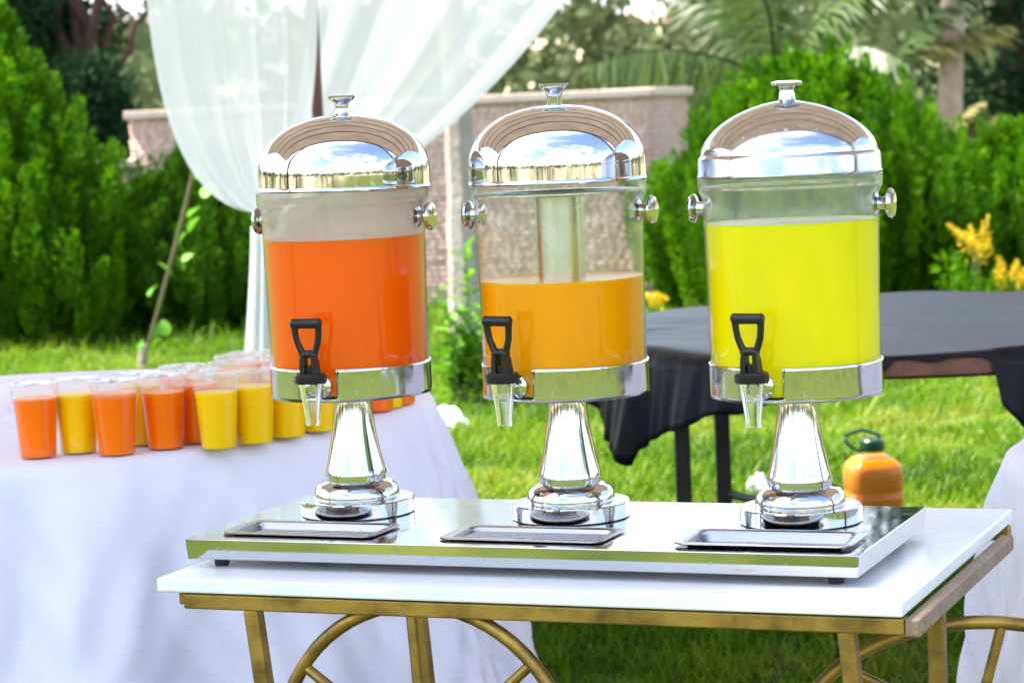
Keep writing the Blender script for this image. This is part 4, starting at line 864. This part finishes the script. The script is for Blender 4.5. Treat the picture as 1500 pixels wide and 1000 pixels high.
# ------------------------------------------------------------------ drip pans
def rrect(w, d, r, n=6):
    out = []
    for cx, cy, a0 in ((w / 2 - r, d / 2 - r, 0), (-w / 2 + r, d / 2 - r, 90), (-w / 2 + r, -d / 2 + r, 180), (w / 2 - r, -d / 2 + r, 270)):
        for k in range(n + 1): a = R(a0 + 90 * k / n); out.append((cx + r * math.cos(a), cy + r * math.sin(a)))
    return out
def drip(label, x, y, rot, tilt, grate, lift=.0005):
    q = tray_world(x, y, lift); rt = thing('drip_pan', label, 'drip pan', q, -YAW + rot, 'steel drip pans on the mirror tray'); rt.rotation_euler.x = tilt
    w, d = .213, .098
    levels = [(w - .036, d - .036, .006, -.0110), (w - .026, d - .026, .010, .0008), (w - .002, d - .002, .014, .0008), (w, d, .014, .0016), (w - .003, d - .003, .013, .0030), (w - .018, d - .018, .012, .0030), (w - .024, d - .024, .010, .0018), (w - .038, d - .038, .006, -.0095)]
    V = []; Fc = []
    for (a, b_, r, z) in levels: V += [(x_, y_, z) for x_, y_ in rrect(a, b_, r)]
    n = 28
    for i in range(len(levels) - 1):
        for k in range(n): Fc.append((i * n + k, i * n + (k + 1) % n, (i + 1) * n + (k + 1) % n, (i + 1) * n + k))
    Fc += [tuple(range(n - 1, -1, -1)), tuple((len(levels) - 1) * n + k for k in range(n))]
    mb = MB(); mb.add(V, Fc); mb.build('pan', M['pan'], rt, ang=30)
    if grate:
        gz_ = grate
        for k in range(6):
            yy = -.0275 + .011 * k; mb = MB(); mb.box(-.086, .086, yy - .0024, yy + .0024, gz_, gz_ + .0014); mb.build('slat', M['pan'], rt, bevel=.0006, smooth=False)
        for xx in (-.05, 0, .05):
            mb = MB(); mb.box(xx - .002, xx + .002, -.030, .030, gz_ - .0018, gz_ - .0002); mb.build('cross_slat', M['pan'], rt, smooth=False)
    return rt
drip('shallow steel drip pan in front of the orange dispenser', DX[0] + .002, PAN_Y, R(-1.0), R(0.3), -.007, .0006)
drip('slatted steel drip pan in front of the amber dispenser', DX[1] + .001, PAN_Y, R(-.3), R(.3), -.003)
drip('deeper-looking steel drip pan in front of the yellow dispenser', DX[2] + .002, PAN_Y - .002, R(.8), R(1.0), None, .0026)

# ------------------------------------------------------------------ juice dispensers
Z_RIM, Z_RB, Z_RT = .424, .157, .1985
def sup(r0, z0, hgt, e, n=26, s0=0.0):
    out = []
    for k in range(n + 1):
        t = math.sin(math.pi / 2 * k / n); out.append((r0 * max(0, 1 - t ** e) ** (1 / e), z0 + hgt * t))
    out[-1] = (0, z0 + hgt); return out
def dispenser(label, x, juice, level, acryl, lidtype, knobtype, tube=False, wob=0.0, notch=0.0, lidtilt=(0, 0)):
    q = tray_world(x, DY, .0006); rt = thing('juice_dispenser', label, 'dispenser', q, -YAW, 'juice dispensers on the mirror tray')
    # foot plate and stem
    mb = MB(); mb.lathe([(0, 0), (.0735, 0), (.0747, .0012), (.0747, .0185), (.0735, .0199), (.05, .0199)], 96); mb.build('base_plate', M['plate_steel'], rt)
    prof = [(.0556, .0197), (.0560, .0225), (.0558, .0265), (.0546, .0310), (.0524, .0355), (.0490, .0393), (.0448, .0420), (.0405, .0432), (.0385, .0436), (.0383, .0500), (.0402, .0512), (.0402, .0528)]
    for k in range(1, 22):
        t = k / 21; prof.append((.0240 + (.0402 - .0240) * (1 - t) ** 1.65, .0528 + (.1575 - .0528) * t))
    mb = MB(); mb.lathe(prof, 96); mb.build('pedestal', M['stem_steel'], rt, ang=28)
    # tank
    tk = [(0, .1595), (.1015, .1595), (.1030, .161), (.1034, .20), (.1040, .28), (.1056, .36), (.1066, .3985), (.1090, .4035), (.1112, .4075), (.1114, .4225), (.1096, .4225), (.1094, .4085), (.1050, .402), (.1042, .36), (.1026, .28), (.1020, .20), (.1016, .1635), (0, .1635)]
    mb = MB(); mb.lathe(tk, 128); tank = mb.build('tank', M[acryl], rt, ang=40)
    mb = MB(); inner = [(0, .1640), (.1010, .1640), (.1017, .20), (.1022, .28), (.1022 + .0016 * max(0, level - .28) / .08, level), (.0995, level - .0012), (0, level - .0012)]
    mb.lathe(inner, 128); mb.build('juice', M[juice], rt, ang=40)
    if tube:
        mb = MB(); mb.lathe([(0, .2), (.0305, .2), (.0305, .405), (.040, .408), (.1065, .4095), (.1065, .4115), (.036, .4115), (.0285, .407), (.0285, .202), (0, .202)], 96); mb.build('ice_tube', M['tube'], rt, ang=40)
    else:
        mb = MB(); mb.lathe([(.085, .4085), (.1065, .4085), (.1065, .412), (.085, .412), (.085, .4085)], 96); mb.build('inner_ring', M['band'], rt, ang=40)
    # steel band with a notch for the tap
    V = []; Fc = []; n = 180; zs = [Z_RB, Z_RB + .0045, Z_RB + .0052, Z_RT - .004, Z_RT]; rs = [.1046, .1050, .1050, .1050, .1060]; hw = .0195 / .105; skip = []
    for k in range(n):
        a = 2 * math.pi * k / n - math.pi / 2
        for z, r_ in zip(zs, rs): V.append((r_ * math.cos(a), r_ * math.sin(a), z))
    for k in range(n):
        a = 2 * math.pi * (k + .5) / n; a = min(a, 2 * math.pi - a)
        for s in range(len(zs) - 1):
            if a < hw and s >= 1: continue
            k2 = (k + 1) % n; m5 = len(zs); Fc.append((k * m5 + s, k2 * m5 + s, k2 * m5 + s + 1, k * m5 + s + 1))
    me = arr_mesh('band', V, Fc, smooth=True); bo = link('band', me, M['band'], rt); bo.rotation_euler.z = notch; sd = bo.modifiers.new('thickness', 'SOLIDIFY'); sd.thickness = .0016; sd.offset = -1
    mb = MB(); mb.lathe([(0, Z_RB - .0004), (.1035, Z_RB - .0004), (.1040, Z_RB + .0012), (0, Z_RB + .0012)], 96); mb.build('bottom_plate', M['band'], rt)
    # lid
    if lidtype == 'cloche':
        lp = [(.1085, Z_RIM - .0005), (.1118, Z_RIM - .001), (.1126, Z_RIM + .0006), (.1120, Z_RIM + .0030), (.1112, Z_RIM + .0045), (.1112, Z_RIM + .018)] + sup(.1112, Z_RIM + .020, .0755, 2.2)
    else:
        lp = [(.1085, Z_RIM - .0005), (.1110, Z_RIM - .001), (.1118, Z_RIM + .0006), (.1106, Z_RIM + .0030), (.1100, Z_RIM + .0205), (.1088, Z_RIM + .0235), (.1070, Z_RIM + .0252)] + sup(.1066, Z_RIM + .0258, .0627, 1.75)
    mb = MB(); mb.lathe(lp, 160); lid = mb.build('lid', M['mirror' if lidtype == 'cloche' else 'worn_lid'], rt, ang=26); lid.rotation_euler = (lidtilt[0], lidtilt[1], 0)
    zt = lp[-1][1] - .0008
    kp = {'flare': [(.0105, 0), (.0085, .0025), (.0082, .010), (.0092, .0145), (.0140, .0185), (.0172, .0215), (.0176, .0240), (.0165, .0252), (.010, .0258), (0, .026)],
          'cup': [(.0105, 0), (.0088, .002), (.0090, .010), (.0108, .0165), (.0160, .0205), (.0185, .0235), (.0188, .0262), (.0178, .0272), (.010, .0268), (0, .0265)],
          'disc': [(.0112, 0), (.0098, .002), (.0095, .008), (.0085, .011), (.0088, .014), (.0120, .0165), (.0178, .0180), (.0188, .0205), (.0183, .0230), (.012, .0242), (0, .0245)]}[knobtype]
    mb = MB(); mb.lathe([(r_, z + zt) for r_, z in kp], 64); mb.build('knob', M['mirror'], lid, ang=40)
    # side handles
    for s in (-1, 1):
        hp = [(0, .100), (.0135, .1035), (.0135, .106), (.0085, .1085), (.0078, .114), (.0088, .1175), (.0150, .1195), (.0178, .1215), (.0180, .1240), (.0160, .1265), (.008, .1278), (0, .128)]
        Mx = Matrix.Translation((0, 0, .385)) @ Matrix.Rotation(s * math.pi / 2, 4, 'Y')
        mb = MB(); mb.lathe(hp, 48, M=Mx); mb.build('handle', M['mirror'], tank, ang=40)
    # tap
    tz = .1785; ty = -.1345
    mb = MB(); mb.lathe([(0, .100), (.0150, .103), (.0156, .1075), (.0130, .110), (.0125, .1105), (.0085, .112), (.0062, .1125), (.0062, .130), (0, .130)], 40, M=Matrix.Translation((0, 0, tz - .001)) @ Matrix.Rotation(math.pi / 2, 4, 'X')); tap = mb.build('tap', M['mirror'], rt, ang=40)
    tap.rotation_euler.z = wob
    mb = MB(); mb.lathe([(.0150, .0095), (.0152, .006), (.0128, -.010), (.0092, -.036), (.0090, -.046), (.0074, -.046), (.0076, -.036), (.0110, -.010), (.0130, .0085), (.0150, .0095)], 48, cy=ty, M=Matrix.Translation((0, 0, tz))); mb.build('spout', M['spout'], tap, ang=40)
    mb = MB(); mb.lathe([(0, .0195), (.0180, .0195), (.0202, .0175), (.0205, .0085), (.0195, .0070), (0, .0070)], 48, cy=ty, M=Matrix.Translation((0, 0, tz))); mb.build('collar', M['black_plastic'], tap, ang=40)
    lean = -.10
    def lp3(px_, z): return (px_, ty + lean * (z - .02), tz + z)
    mb = MB()
    for s in (-1, 1):      # two cheeks with an open slot between them
        V = [(s * .0045, -.0075, .0195), (s * .0115, -.0075, .0195), (s * .0105, -.0065, .036), (s * .0085, -.0060, .042), (s * .0045, -.0060, .042)]
        Vf = [(x_, ty + y_ + lean * (z - .02), tz + z) for x_, y_, z in V] + [(x_, ty - y_ + lean * (z - .02), tz + z) for x_, y_, z in V]
        mb.add(Vf, [(0, 1, 2, 3, 4), (9, 8, 7, 6, 5)] + [(k, (k + 1) % 5, 5 + (k + 1) % 5, 5 + k) for k in range(5)])
    mb.tube([lp3(0, .018), lp3(0, .029)], .0062, 10); mb.tube([lp3(-.0105, .0415), lp3(-.005, .0440), lp3(.005, .0440), lp3(.0105, .0415)], .0052, 10)
    for s in (-1, 1): mb.tube([lp3(s * .0062, .0420), lp3(s * .0105, .0500), lp3(s * .0142, .0600), lp3(s * .0158, .0710), lp3(s * .0164, .0810)], [.0046, .0043, .0041, .0041, .0045], 12)
    mb.tube([lp3(-.0205, .0825), lp3(-.0185, .0827), lp3(.0185, .0827), lp3(.0205, .0825)], [.0040, .0064, .0064, .0040], 16); mb.build('lever', M['black_plastic'], tap, ang=40)
    return rt
dispenser('dispenser filled with red-orange juice, on the left end of the mirror tray', DX[0], 'juice_red_orange', .362, 'acrylic_film', 'cloche', 'flare', wob=R(3.6), notch=R(5.5), lidtilt=(0, R(.6)))
dispenser('half-full dispenser of amber juice with a steel tube inside, middle of the tray', DX[1], 'juice_amber', .3035, 'acrylic_clear', 'cloche', 'cup', tube=True, wob=R(-14), notch=R(-12))
dispenser('dispenser filled with bright yellow juice, on the right end of the mirror tray', DX[2], 'juice_lemon', .3675, 'acrylic_soft', 'cone', 'disc', wob=R(-7), notch=R(-3))
